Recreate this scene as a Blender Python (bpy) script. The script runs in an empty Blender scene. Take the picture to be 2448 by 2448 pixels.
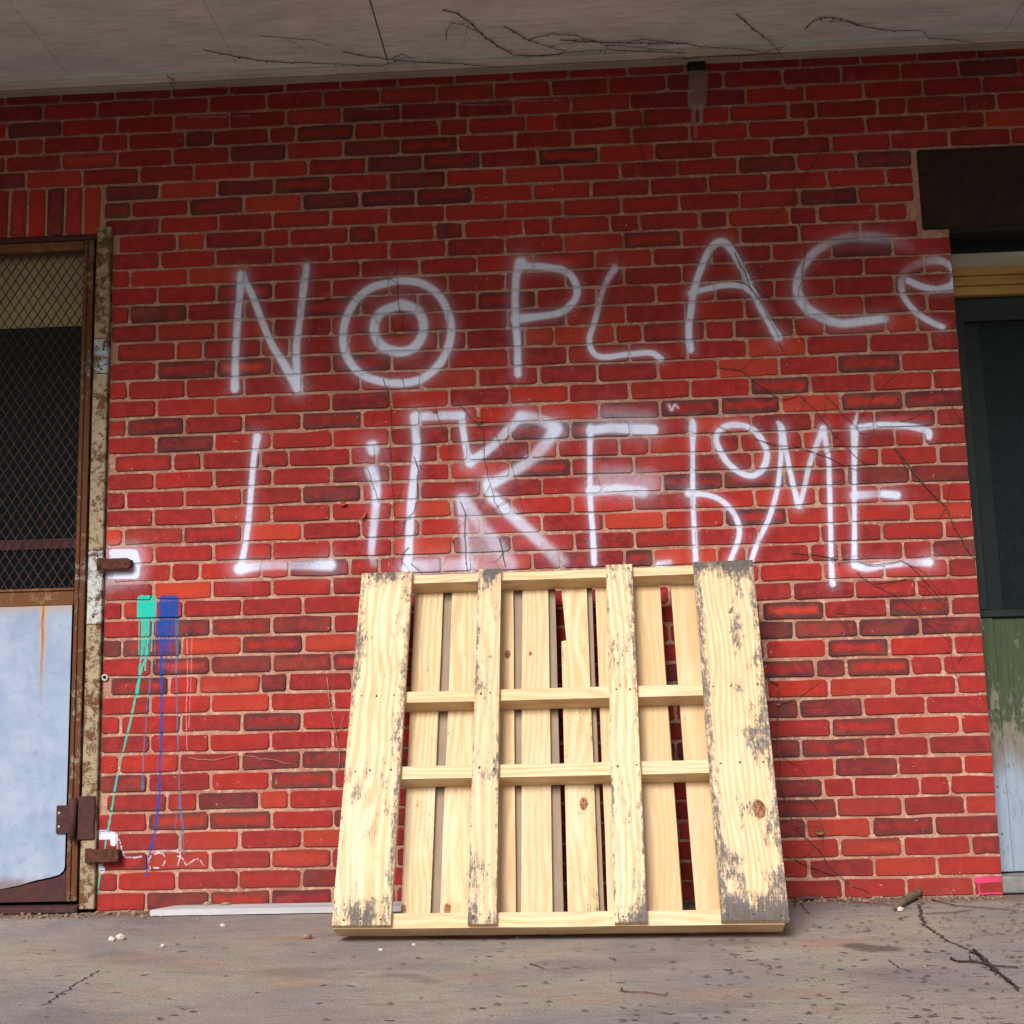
import bpy, bmesh, math, random
import numpy as np
from mathutils import Vector, Matrix, Euler

# ------------------------------------------------------------------ camera, world, sun, exposure
scene = bpy.context.scene
col = scene.collection
R = math.radians
cam_data = bpy.data.cameras.new('camera')
cam = bpy.data.objects.new('camera', cam_data); col.objects.link(cam)
cam.location = (1.41286, -4.15370, 0.62712)
cam.rotation_euler = Euler((1.7245445, 0.0250146, 0.0503541), 'XYZ')
cam_data.sensor_width = 36; cam_data.sensor_fit = 'HORIZONTAL'
cam_data.lens = 3000 / 2448 * 36
cam_data.clip_start = .05; cam_data.clip_end = 2000
scene.camera = cam

SUN_EL, SUN_AZ = 37, 198            # azimuth clockwise from +Y: in front of the wall, a little from the left
world = bpy.data.worlds.new('World'); scene.world = world; world.use_nodes = True
wn = world.node_tree.nodes; wn.clear()
sky = wn.new('ShaderNodeTexSky'); sky.sky_type = 'NISHITA'; sky.sun_disc = False
sky.sun_elevation = R(SUN_EL); sky.sun_rotation = R(SUN_AZ)
sky.air_density = 1.3; sky.dust_density = 3.0; sky.ozone_density = 1.0
bgn = wn.new('ShaderNodeBackground'); bgn.inputs['Strength'].default_value = 0.045
wo = wn.new('ShaderNodeOutputWorld')
world.node_tree.links.new(sky.outputs[0], bgn.inputs[0]); world.node_tree.links.new(bgn.outputs[0], wo.inputs[0])

sd = bpy.data.lights.new('sun', 'SUN'); sd.energy = 2.1; sd.angle = R(24); sd.color = (1, .965, .92)
sun = bpy.data.objects.new('sun', sd); col.objects.link(sun)
sdir = Vector((math.sin(R(SUN_AZ)) * math.cos(R(SUN_EL)), math.cos(R(SUN_AZ)) * math.cos(R(SUN_EL)), math.sin(R(SUN_EL))))
sun.rotation_euler = sdir.to_track_quat('Z', 'Y').to_euler(); sun.location = (-2, -8, 6)
vs = scene.view_settings
vs.view_transform = 'Standard'; vs.look = 'None'; vs.gamma = 1; vs.use_curve_mapping = False
vs.exposure = 1.15

# ------------------------------------------------------------------ helpers
RZ, RY, RX = 0.0503541, 0.0250146, 1.7245445
Rm = np.array(Euler((RX, RY, RZ), 'XYZ').to_matrix())
CO = np.array(cam.location)
def ray(px, py):                       # photo coordinates (0..1932) to a ray, used to measure real planes
    return Rm @ np.array([(px * 2448 / 1932 - 1224) / 3000, -(py * 2448 / 1932 - 1224) / 3000, -1.0])
def onp(px, py, axis, val):
    d = ray(px, py); t = (val - CO[axis]) / d[axis]; return CO + d * t
def W(px, py, y=0.0): return onp(px, py, 1, y)
def G(px, py, z=0.0): return onp(px, py, 2, z)
CR = {'A1': (0, 0), 'A2': (647, 0), 'A3': (1285, 0), 'B1': (0, 647), 'B2': (647, 647), 'B3': (1285, 647),
      'C1': (0, 1285), 'C2': (647, 1285), 'C3': (1285, 1285)}
def c(k, x, y): return (CR[k][0] + x * .335, CR[k][1] + y * .335)
rnd = random.Random(7)

def tag(o, label=None, cat=None, group=None, kind=None):
    if label: o['label'] = label
    if cat: o['category'] = cat
    if group: o['group'] = group
    if kind: o['kind'] = kind
    return o
def empty(name, loc=(0, 0, 0), rot=(0, 0, 0)):
    o = bpy.data.objects.new(name, None); col.objects.link(o); o.location = loc; o.rotation_euler = rot
    o.empty_display_size = .1
    return o

class MB:
    """collects vertices and faces, builds one mesh object"""
    def __init__(s): s.v = []; s.f = []; s.sm = []
    def add(s, vs_, fs, smooth=False):
        n = len(s.v); s.v += [tuple(p) for p in vs_]; s.f += [tuple(i + n for i in f) for f in fs]; s.sm += [smooth] * len(fs)
    def box(s, x0, x1, y0, y1, z0, z1, ch=0.0, M=None):
        if ch <= 0:
            vs_ = [(x, y, z) for x in (x0, x1) for y in (y0, y1) for z in (z0, z1)]
            fs = [(0, 1, 3, 2), (4, 6, 7, 5), (0, 4, 5, 1), (2, 3, 7, 6), (0, 2, 6, 4), (1, 5, 7, 3)]
        else:
            b = bmesh.new(); bmesh.ops.create_cube(b, size=1)
            for v in b.verts:
                v.co = Vector(((x0 + x1) / 2 + v.co.x * (x1 - x0), (y0 + y1) / 2 + v.co.y * (y1 - y0), (z0 + z1) / 2 + v.co.z * (z1 - z0)))
            bmesh.ops.bevel(b, geom=b.edges[:], offset=ch, segments=1, profile=.5, affect='EDGES')
            b.verts.index_update(); vs_ = [v.co.copy() for v in b.verts]; fs = [[v.index for v in f.verts] for f in b.faces]; b.free()
        if M is not None: vs_ = [M @ Vector(p) for p in vs_]
        s.add(vs_, fs); return s
    def prism(s, poly, y0, y1, inset=0.0):       # polygon in (x, z), front at y0
        n = len(poly); cx = sum(p[0] for p in poly) / n; cz = sum(p[1] for p in poly) / n
        vs_ = []
        if inset > 0:
            vs_ += [(p[0] + (cx - p[0]) / max(1e-6, math.hypot(cx - p[0], cz - p[1])) * inset, y0, p[1] + (cz - p[1]) / max(1e-6, math.hypot(cx - p[0], cz - p[1])) * inset) for p in poly]
            vs_ += [(p[0], y0 + inset * .8, p[1]) for p in poly]
        else:
            vs_ += [(p[0], y0, p[1]) for p in poly]
        vs_ += [(p[0], y1, p[1]) for p in poly]
        k = len(vs_) // n; fs = [tuple(range(n))]
        for l in range(k - 1):
            for i in range(n):
                j = (i + 1) % n; fs.append((l * n + i, (l + 1) * n + i, (l + 1) * n + j, l * n + j))
        fs.append(tuple(reversed(range((k - 1) * n, k * n))))
        s.add(vs_, fs); return s
    def tube(s, pts, rad, seg=5, cap=True):
        pts = [Vector(p) for p in pts]; n = len(pts); rs = rad if isinstance(rad, (list, tuple)) else [rad] * n
        vs_ = []; fs = []
        for i, p in enumerate(pts):
            d = (pts[min(i + 1, n - 1)] - pts[max(i - 1, 0)]).normalized()
            a = d.orthogonal().normalized() if abs(d.y) > .95 else d.cross(Vector((0, 1, 0))).normalized()
            b = d.cross(a)
            for k in range(seg):
                t = 2 * math.pi * k / seg; vs_.append(p + (a * math.cos(t) + b * math.sin(t)) * rs[i])
        for i in range(n - 1):
            for k in range(seg):
                fs.append((i * seg + k, i * seg + (k + 1) % seg, (i + 1) * seg + (k + 1) % seg, (i + 1) * seg + k))
        if cap: fs += [tuple(reversed(range(seg))), tuple(range((n - 1) * seg, n * seg))]
        s.add(vs_, fs, True); return s
    def blob(s, p, r, rg=rnd, flat=.7):
        b = bmesh.new(); bmesh.ops.create_icosphere(b, subdivisions=1, radius=1)
        for v in b.verts:
            k = rg.uniform(.7, 1.2); v.co = Vector((v.co.x * r[0] * k, v.co.y * r[1] * k, v.co.z * r[2] * k)) + Vector(p)
        b.verts.index_update(); s.add([v.co.copy() for v in b.verts], [[v.index for v in f.verts] for f in b.faces]); b.free(); return s
    def build(s, name, mat, parent=None, fix=True):
        me = bpy.data.meshes.new(name); me.from_pydata(s.v, [], s.f)
        me.polygons.foreach_set('use_smooth', s.sm)
        if fix:
            b = bmesh.new(); b.from_mesh(me); bmesh.ops.recalc_face_normals(b, faces=b.faces); b.to_mesh(me); b.free()
        me.materials.append(mat); me.update()
        o = bpy.data.objects.new(name, me); col.objects.link(o)
        if parent is not None: o.parent = parent
        return o

# ------------------------------------------------------------------ node helper
class NT:
    def __init__(s, name):
        s.m = bpy.data.materials.new(name); s.m.use_nodes = True; s.t = s.m.node_tree; s.n = s.t.nodes; s.n.clear()
        s.out = s.n.new('ShaderNodeOutputMaterial'); s.b = s.n.new('ShaderNodeBsdfPrincipled')
        s.t.links.new(s.b.outputs[0], s.out.inputs[0]); s.b.inputs['Roughness'].default_value = .85
        s.b.inputs['Specular IOR Level'].default_value = .3
    def L(s, a, b): s.t.links.new(a, b)
    def set(s, inp, v):
        if hasattr(v, 'is_output') or isinstance(v, bpy.types.NodeSocket): s.L(v, inp)
        else: inp.default_value = v
    def math(s, op, a, b=0.0, cc=0.0, clamp=False):
        n = s.n.new('ShaderNodeMath'); n.operation = op; n.use_clamp = clamp
        s.set(n.inputs[0], a); s.set(n.inputs[1], b); s.set(n.inputs[2], cc); return n.outputs[0]
    def noise(s, vec, scale=5.0, detail=4.0, rough=.55, dist=0.0):
        n = s.n.new('ShaderNodeTexNoise'); n.inputs['Scale'].default_value = scale; n.inputs['Detail'].default_value = detail
        n.inputs['Roughness'].default_value = rough; n.inputs['Distortion'].default_value = dist
        if vec is not None: s.L(vec, n.inputs['Vector'])
        return n.outputs['Fac']
    def ramp(s, v, lo, hi, a=0.0, b=1.0):
        n = s.n.new('ShaderNodeMapRange'); n.interpolation_type = 'SMOOTHSTEP'
        s.set(n.inputs[0], v); n.inputs[1].default_value = lo; n.inputs[2].default_value = hi; n.inputs[3].default_value = a; n.inputs[4].default_value = b
        return n.outputs[0]
    def mix(s, f, a, b, mode='MIX'):
        n = s.n.new('ShaderNodeMix'); n.data_type = 'RGBA'; n.blend_type = mode; n.clamp_factor = True
        s.set(n.inputs[0], f)
        for i, v in ((6, a), (7, b)):
            if isinstance(v, tuple): v = (*v, 1) if len(v) == 3 else v
            s.set(n.inputs[i], v)
        return n.outputs[2]
    def pos(s): return s.n.new('ShaderNodeNewGeometry').outputs['Position']
    def objc(s): return s.n.new('ShaderNodeTexCoord').outputs['Object']
    def attr(s, name, typ='GEOMETRY'):
        n = s.n.new('ShaderNodeAttribute'); n.attribute_name = name; n.attribute_type = typ; return n
    def xyz(s, v):
        n = s.n.new('ShaderNodeSeparateXYZ'); s.L(v, n.inputs[0]); return n.outputs
    def comb(s, x, y, z):
        n = s.n.new('ShaderNodeCombineXYZ')
        for i, v in enumerate((x, y, z)): s.set(n.inputs[i], v)
        return n.outputs[0]
    def vmul(s, v, k):
        n = s.n.new('ShaderNodeVectorMath'); n.operation = 'MULTIPLY'; s.L(v, n.inputs[0]); n.inputs[1].default_value = k; return n.outputs[0]
    def vadd(s, v, k):
        n = s.n.new('ShaderNodeVectorMath'); n.operation = 'ADD'; s.L(v, n.inputs[0]); s.set(n.inputs[1], k); return n.outputs[0]
    def rand(s): return s.n.new('ShaderNodeObjectInfo').outputs['Random']
    def bump(s, h, strength=.5, dist=.002):
        n = s.n.new('ShaderNodeBump'); n.inputs['Strength'].default_value = strength; n.inputs['Distance'].default_value = dist
        s.L(h, n.inputs['Height']); s.L(n.outputs[0], s.b.inputs['Normal'])
    def color(s, v, rough=None):
        s.set(s.b.inputs['Base Color'], (*v, 1) if isinstance(v, tuple) else v)
        if rough is not None: s.set(s.b.inputs['Roughness'], rough)
        return s.m

# ------------------------------------------------------------------ spray paint map, computed here stroke by stroke in wall metres
PX0, PX1, PZ0, PZ1 = -.30, 2.90, 0.0, 2.90
NW, NH = 2560, 2320
PM = (PX1 - PX0) / NW
acc_a = np.zeros((NH, NW), np.float32); acc_c = np.zeros((NH, NW, 3), np.float32)
nrs = np.random.RandomState(3)
speck = nrs.rand(NH, NW).astype(np.float32)
def blurn(k):
    a = nrs.rand(NH // k + 2, NW // k + 2).astype(np.float32)
    yi = np.arange(NH) / k; xi = np.arange(NW) / k; y0 = yi.astype(int); x0 = xi.astype(int); fy = (yi - y0)[:, None]; fx = (xi - x0)[None]
    return (a[y0][:, x0] * (1 - fy) * (1 - fx) + a[y0 + 1][:, x0] * fy * (1 - fx) + a[y0][:, x0 + 1] * (1 - fy) * fx + a[y0 + 1][:, x0 + 1] * fy * fx).astype(np.float32)
cloud = .5 * blurn(24) + .3 * blurn(9) + .2 * blurn(4)
WHITE, TEAL, BLUE, TB = (.64, .72, .92), (0.0, .48, .38), (.001, .055, .30), (.02, .15, .28)
def smooth_pts(p, n=6):
    if len(p) < 3: return p
    P_ = [p[0]] + list(p) + [p[-1]]; out = []
    for i in range(1, len(P_) - 2):
        a, b, c_, d = (np.array(P_[i + k], float) for k in (-1, 0, 1, 2))
        for t in np.linspace(0, 1, n, endpoint=False):
            out.append(tuple(.5 * ((2 * b) + (-a + c_) * t + (2 * a - 5 * b + 4 * c_ - d) * t * t + (-a + 3 * b - 3 * c_ + d) * t ** 3)))
    out.append(tuple(P_[-2])); return out
def stamp(m, y0, x0, colr):
    h, w = m.shape; A = acc_a[y0:y0 + h, x0:x0 + w]; C_ = acc_c[y0:y0 + h, x0:x0 + w]
    an = m + A * (1 - m); k = (m / np.maximum(an, 1e-5))[..., None]
    C_[:] = C_ * (1 - k) + np.array(colr, np.float32) * k; A[:] = an
def spray(pts, soft=1.0, colr=WHITE, hard=False, sm=True):
    """pts: (x, y, width, alpha) in photo coordinates; one continuous pass of the can"""
    if sm: pts = smooth_pts(pts)
    q = []
    for x, y, w, a in pts:
        p = W(x, y); q.append((p[0], p[2], w * .00195 / 2, a))
    q = np.array(q); ext = q[:, 2].max() * (1.3 if hard else 3.2) + .004
    x0 = max(0, int((q[:, 0].min() - ext - PX0) / PM)); x1 = min(NW, int((q[:, 0].max() + ext - PX0) / PM) + 1)
    y0 = max(0, int((q[:, 1].min() - ext - PZ0) / PM)); y1 = min(NH, int((q[:, 1].max() + ext - PZ0) / PM) + 1)
    if x1 <= x0 or y1 <= y0: return
    X = (PX0 + (np.arange(x0, x1) + .5) * PM)[None].astype(np.float32); Y = (PZ0 + (np.arange(y0, y1) + .5) * PM)[:, None].astype(np.float32)
    core = np.zeros((y1 - y0, x1 - x0), np.float32); halo = core.copy()
    for i in range(len(q) - 1):
        ax, ay, wa, aa = q[i]; bx, by, wb, ab = q[i + 1]; dx, dy = bx - ax, by - ay; L2 = dx * dx + dy * dy + 1e-12
        e = max(wa, wb) * 3.4 + .004
        sx0 = max(0, int((min(ax, bx) - e - PX0) / PM) - x0); sx1 = min(x1 - x0, int((max(ax, bx) + e - PX0) / PM) + 2 - x0)
        sy0 = max(0, int((min(ay, by) - e - PZ0) / PM) - y0); sy1 = min(y1 - y0, int((max(ay, by) + e - PZ0) / PM) + 2 - y0)
        if sx1 <= sx0 or sy1 <= sy0: continue
        Xs, Ys = X[:, sx0:sx1], Y[sy0:sy1]
        t = np.clip(((Xs - ax) * dx + (Ys - ay) * dy) / L2, 0, 1)
        d = np.sqrt((Xs - ax - t * dx) ** 2 + (Ys - ay - t * dy) ** 2); w = wa + (wb - wa) * t; a = aa + (ab - aa) * t
        if hard: m = np.clip((w - d) / .0016 + .5, 0, 1) * a; h = m * 0
        else:
            r = d / w; m = a * (1 - np.clip((r - .52) / (.74 * soft), 0, 1)) ** 1.15; h = a * .20 * np.exp(-(r / 1.8) ** 2)
        core[sy0:sy1, sx0:sx1] = np.maximum(core[sy0:sy1, sx0:sx1], m); halo[sy0:sy1, sx0:sx1] = np.maximum(halo[sy0:sy1, sx0:sx1], h)
    sp = speck[y0:y1, x0:x1]; cl = cloud[y0:y1, x0:x1]
    m = np.maximum(core, halo)
    if not hard:
        m = np.clip(m * (1.06 - .55 * (1 - core) * (sp > .5)) * (.66 + .70 * cl), 0, 1); m = np.maximum(m, np.clip(halo * 3.4, 0, .75) * (sp > .93))
    stamp(m.astype(np.float32) * (.97 if hard else .95), y0, x0, colr)
def S(w, *pts, a=1.0, soft=1.0, sm=True):
    spray([(p[0], p[1], p[2] if len(p) > 2 and p[2] else w, (p[3] if len(p) > 3 else a)) for p in pts], soft=soft, sm=sm)

# --- first line: N O P L A C e
S(15, (456, 519, 20), (452, 560), (447, 620), (444, 680), (443, 734, 17))
S(14, (460, 525), (478, 563), (508, 640), (534, 684, 17), (561, 731, 21))
S(16, (578, 503, 15), (573, 540), (566, 600, 14), (559, 655), (560, 700), (562, 735, 16), a=.9)
S(17, (752, 529), (700, 543), (668, 572), (650, 612), (650, 660), (672, 698), (705, 716), (748, 723), (792, 716), (826, 690), (847, 650), (850, 607), (832, 563), (797, 535), (752, 529))
S(20, (757, 575, 24), (790, 588), (799, 620), (785, 652), (752, 664), (718, 650), (706, 620), (718, 590), (757, 575))
S(15, (983, 496, 26), (974, 523, 16), (972, 586), (976, 647), (977, 706))
S(15, (985, 501), (1032, 504), (1069, 513), (1088, 540), (1083, 568), (1056, 590), (1016, 597), (974, 602, 22))
S(12, (1160, 506, 16, .75), (1139, 543, 11, .6), (1123, 603, 12, .75), (1112, 640), (1119, 665), (1139, 674), (1183, 669), (1228, 666), (1246, 677, 14))
S(14, (1303, 660), (1299, 625), (1303, 590), (1310, 545), (1324, 503), (1339, 471), (1356, 457, 17), (1372, 462, 16), (1389, 486), (1409, 526), (1429, 568), (1452, 610), (1468, 636, 18))
S(12, (1303, 553), (1335, 545), (1369, 538), (1399, 540), (1418, 552))
S(20, (1717, 467, 24, .12), (1680, 452, 24, .3), (1630, 447, 24, .45), (1586, 451, 20, .45), (1546, 469, 18, .6), (1518, 498, 17, .8), (1505, 530, 17, .9), (1507, 558), (1523, 582), (1553, 600), (1586, 610, 18), (1630, 606, 19), (1668, 601, 18))
S(14, (1714, 530), (1738, 541), (1768, 546), (1794, 540, 16), (1801, 525, 12))
S(14, (1799, 510), (1788, 498, 14, .8), (1764, 491, 18, .6), (1730, 499, 18, .25), (1707, 513, 14, .25), (1700, 536, 13, .55), (1707, 563, 12, .85), (1730, 590, 12), (1754, 606, 12), (1778, 617, 13))
# --- second line: L i K E h o M E
S(12, (485, 824, 17), (479, 865), (473, 932), (467, 999), (460, 1042), (454, 1070, 17))
S(22, (452, 1073, 24), (502, 1067, 18, .6), (570, 1067, 18, .5), (623, 1066, 24, 1.0))
S(20, (702, 843, 26), (704, 849, 24))
S(18, (701, 888, 23), (709, 915, 19), (709, 948, 16), (706, 982, 15, .8), (702, 1022, 14, .75), (701, 1046, 13, .6), (706, 1064, 14, .3), soft=1.2)
S(16, (783, 786, 20), (784, 815), (786, 848), (781, 898), (776, 948), (773, 999), (771, 1042), (768, 1070, 20), soft=1.1)
S(18, (784, 787), (821, 784, 19, .8), (870, 783, 18), sm=False)
S(14, (871, 786), (875, 821), (880, 850), (887, 873, 20))
S(19, (888, 870), (922, 848, 19, .8), (955, 815, 18, .8), (982, 786, 20))
S(22, (982, 785), (1016, 791, 24, .55), (1047, 806, 26, .95))
S(24, (1049, 810), (1009, 861, 22, .65), (965, 892, 20, .75), (922, 915, 22), soft=1.2)
S(20, (919, 905, 16), (921, 926, 18))
S(22, (930, 938), (969, 975, 22, .8), (1016, 1019, 22, .6), (1058, 1060, 26, .4), soft=1.3)
S(18, (869, 942, 18, .8), (874, 982, 17, .6), (877, 1016, 17, .6), (881, 1068, 17, .6), soft=1.3)
S(18, (877, 942, 20, .7), (902, 982, 22, .55), (932, 1022, 24, .5), (962, 1064, 26, .5), soft=1.4)
S(30, (890, 985, 22, .2), (905, 1030, 44, .28), (915, 1062, 56, .3), soft=1.6)
S(24, (771, 1070, 26, .8), (835, 1066, 26, .5), (888, 1068, 24, .5), soft=1.4)
S(11, (1114, 806, 14), (1113, 848), (1113, 898), (1114, 949), (1118, 999), (1121, 1062, 12))
S(20, (1114, 812, 20), (1150, 808, 22, .85), (1190, 809, 22), (1232, 811, 24), soft=.8, sm=False)
S(40, (1150, 790, 40, .25), (1215, 795, 36, .25), soft=1.6, sm=False)
S(18, (1114, 926, 20), (1166, 922, 20, .9), (1212, 928, 24, .85), sm=False)
S(40, (1150, 905, 44, .35), (1222, 912, 44, .35), soft=1.5, sm=False)
S(14, (1244, 1066, 16), (1262, 1062, 14, .6))
S(10, (1306, 793, 8), (1307, 806, 15), (1307, 848, 9), (1307, 915), (1309, 982), (1313, 1060, 11))
S(11, (1300, 930, 18), (1330, 933), (1359, 943), (1382, 965), (1394, 992), (1393, 1018), (1378, 1058))
S(12, (1402, 803), (1422, 811), (1438, 831), (1447, 855), (1441, 882, 14), (1422, 897), (1399, 893), (1375, 875), (1359, 851), (1351, 828), (1359, 811, 13), (1379, 802, 14), (1402, 803))
S(10, (1468, 797, 8, .7), (1475, 812, 15), (1474, 848), (1468, 915), (1452, 975), (1430, 1022), (1417, 1060))
S(10, (1478, 821), (1489, 882), (1506, 953, 12))
S(11, (1508, 955), (1519, 915, 10, .8), (1528, 875, 11, .8), (1552, 811, 12))
S(10, (1553, 808, 13), (1563, 865, 10, .9), (1565, 915), (1567, 982), (1568, 1049), (1571, 1102, 12))
S(10, (1612, 808, 16), (1612, 882), (1612, 949), (1612, 1016), (1612, 1062, 13))
S(12, (1614, 808, 14), (1653, 802), (1704, 803), (1748, 812, 14), (1753, 824, 12))
S(6, (1618, 778, 4, .4), (1613, 800, 8, .8))
S(17, (1612, 935, 18), (1653, 932, 14, .4), (1668, 932, 16, .95), (1692, 934, 17), sm=False)
S(16, (1614, 1066, 16), (1637, 1071, 18, .8), (1670, 1066, 14, .9), (1720, 1062, 14, .5), (1752, 1060, 20))
S(6, (1262, 764, 5, .6), (1267, 774, 5, .7), (1273, 764, 5, .6), (1280, 770, 4, .5))
# --- painted patch round the hasp, washes, drips, chalk
for yy in (1043, 1055): S(20, (212, yy), (253, yy), sm=False, soft=.4)
S(20, (255, 1046), (258, 1064), (256, 1083), sm=False, soft=.4)
S(18, (207, 1086), (255, 1086), sm=False, soft=.4)
S(30, (205, 1100, 30, .22), (222, 1102, 24, .15), soft=1.8)
def H(w, colr, *pts, a=1.0):
    q = smooth_pts([(p[0], p[1], p[2] if len(p) > 2 else w, a) for p in pts], 9)
    q = [(x + rnd.gauss(0, .25), y, ww * rnd.uniform(.62, 1.3), min(1, aa * rnd.uniform(.8, 1.08))) for x, y, ww, aa in q]
    spray(q + [(q[-1][0], q[-1][1] + 2, w * 1.4, a)], colr=colr, hard=True, sm=False)
for x, y1, w_, cl_ in ((263, 1232, 2, TEAL), (271, 1196, 3, TEAL), (275, 1262, 2.4, TEAL), (281, 1210, 2.6, TEAL), (287, 1226, 2, TEAL), (293, 1250, 2, TB), (298, 1205, 3, BLUE), (306, 1300, 2.6, BLUE), (314, 1224, 2.4, BLUE), (323, 1262, 2.4, BLUE), (327, 1206, 2.4, BLUE), (336, 1240, 2, TB)):
    H(w_, cl_, (x, 1166), (x - .5, 1190), (x - 1, y1), a=.85)
for x in (308, 319, 329):
    spray([(x, 1131, 15, .97), (x, 1163, 15, .97)], colr=BLUE, hard=True)
spray([(313, 1178, 26, .55), (316, 1200, 22, .5)], colr=BLUE, soft=1.3)
for x in (267, 278, 288):
    spray([(x, 1131, 15, .97), (x - 1, 1163, 14, .97)], colr=TEAL, hard=True)
H(3.2, TEAL, (268, 1168), (267, 1223), (263, 1267), (261, 1285), (248, 1352), (224, 1452), (211, 1526), (201, 1580), (183, 1684), a=.9)
H(3.6, TEAL, (278, 1168), (277, 1233), (267, 1262), (262, 1290), (258, 1312), a=.95)
H(3, TEAL, (273, 1168), (271, 1210), (268, 1240), a=.9)
H(2.4, TB, (283, 1168), (282, 1235), (286, 1262), (283, 1290), (275, 1369), (271, 1419), (270, 1462), (269, 1486, 5), a=.85)
H(4.6, BLUE, (302, 1168, 8), (302, 1215, 4), (304, 1285), (304, 1385), (301, 1469), (300, 1500, 6), (292, 1565), (282, 1610), (276, 1647, 3), a=.93)
H(3, BLUE, (319, 1168, 6), (317, 1217, 3), (312, 1245), (305, 1277), a=.9)
H(3, BLUE, (310, 1168, 6), (309, 1210, 4), (303, 1250), a=.9)
H(2.6, TB, (332, 1168, 5), (333, 1230, 3), (333, 1290), (335, 1385), (338, 1486), (341, 1530, 5), (346, 1575), (346, 1607), a=.8)
H(2.0, TB, (341, 1505), (335, 1530), (330, 1560), a=.5)
H(2.4, TB, (343, 1570), (337, 1580), (337, 1605), a=.7)
H(1.4, (.7, .45, .5), (352, 1195), (354, 1285), (351, 1340), (353, 1415), a=.45)
H(1.4, (.7, .45, .5), (362, 1200), (360, 1290), (356, 1370), a=.35)
H(5, WHITE, (188, 1575, 14), (212, 1577, 12), (214, 1590, 9), a=.85)
H(8, WHITE, (184, 1636, 12), (192, 1640, 10), a=.8)
def chalk(pts, w=2.2, a=.5):
    w *= .8
    p = smooth_pts([(x, y, w, a) for x, y in pts], 10)
    for i in range(0, len(p) - 1):
        if rnd.random() < .62:
            j = rnd.uniform(-1.2, 1.2)
            spray([(p[i][0], p[i][1] + j, w * rnd.uniform(.5, 1.5), a * rnd.uniform(.1, 1)), (p[i + 1][0], p[i + 1][1] + j, w, a * rnd.uniform(.4, 1))], hard=True, sm=False)
chalk([(218, 1578), (226, 1588), (230, 1604), (236, 1616), (252, 1618), (268, 1616)], 3)
chalk([(284, 1640), (281, 1622), (292, 1612), (306, 1610), (312, 1622), (304, 1636), (290, 1637)], 2.6)
chalk([(290, 1608), (310, 1605), (330, 1605), (340, 1612), (336, 1632)], 3)
chalk([(335, 1615), (345, 1620), (352, 1632), (362, 1625), (372, 1620), (385, 1632)], 2.4)
for x0, x1, y in ((350, 470, 221), (868, 965, 198), (975, 1063, 191), (1480, 1500, 166), (690, 735, 206)):
    chalk([(x, y - (x - x0) * .02) for x in np.linspace(x0, x1, 12)], 1.6, .35)
for w_, a_, p_ in ((34, .30, ((1318, 140), (1315, 192))), (8, .35, ((1309, 198), (1308, 228))), (8, .3, ((1323, 198), (1322, 226))), (6, .25, ((1312, 235), (1313, 258)))):
    spray([(x, y, w_, a_) for x, y in p_], colr=(.42, .42, .47), hard=True)
PINK = (.60, .05, .16)
H(9, PINK, (1846, 1660), (1900, 1659), a=.9); H(4, PINK, (1846, 1660), (1848, 1686), a=.8); H(4, PINK, (1848, 1686), (1900, 1685), a=.8)
for _ in range(420):                     # paint flecks and scratches on the wall
    x = rnd.uniform(180, 1880); y = rnd.uniform(180, 1690); l = rnd.uniform(0, 5)
    an = rnd.uniform(0, 6.28); spray([(x, y, rnd.uniform(.7, 1.8), rnd.uniform(.2, .7)), (x + l * math.cos(an), y + l * math.sin(an), .8, .3)], colr=(.7, .6, .55), hard=True, sm=False)

def make_image(name, C_, A_):
    im = bpy.data.images.new(name, A_.shape[1], A_.shape[0], alpha=True, float_buffer=True)
    im.colorspace_settings.name = 'Non-Color'; im.alpha_mode = 'CHANNEL_PACKED'
    buf = np.empty((A_.shape[0], A_.shape[1], 4), np.float32); buf[..., :3] = C_; buf[..., 3] = A_
    im.pixels.foreach_set(buf.ravel()); im.update(); im.pack(); return im
paint_img = make_image('spray_paint_map', acc_c, acc_a)
def paint_nodes(t, strength=1.0):
    p = t.xyz(t.pos())
    uv = t.comb(t.math('DIVIDE', t.math('SUBTRACT', p[0], PX0), PX1 - PX0), t.math('DIVIDE', t.math('SUBTRACT', p[2], PZ0), PZ1 - PZ0), 0.0)
    n = t.n.new('ShaderNodeTexImage'); n.image = paint_img; n.extension = 'CLIP'; n.interpolation = 'Linear'; t.L(uv, n.inputs[0])
    return n.outputs['Color'], t.math('MULTIPLY', n.outputs['Alpha'], strength)

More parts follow.
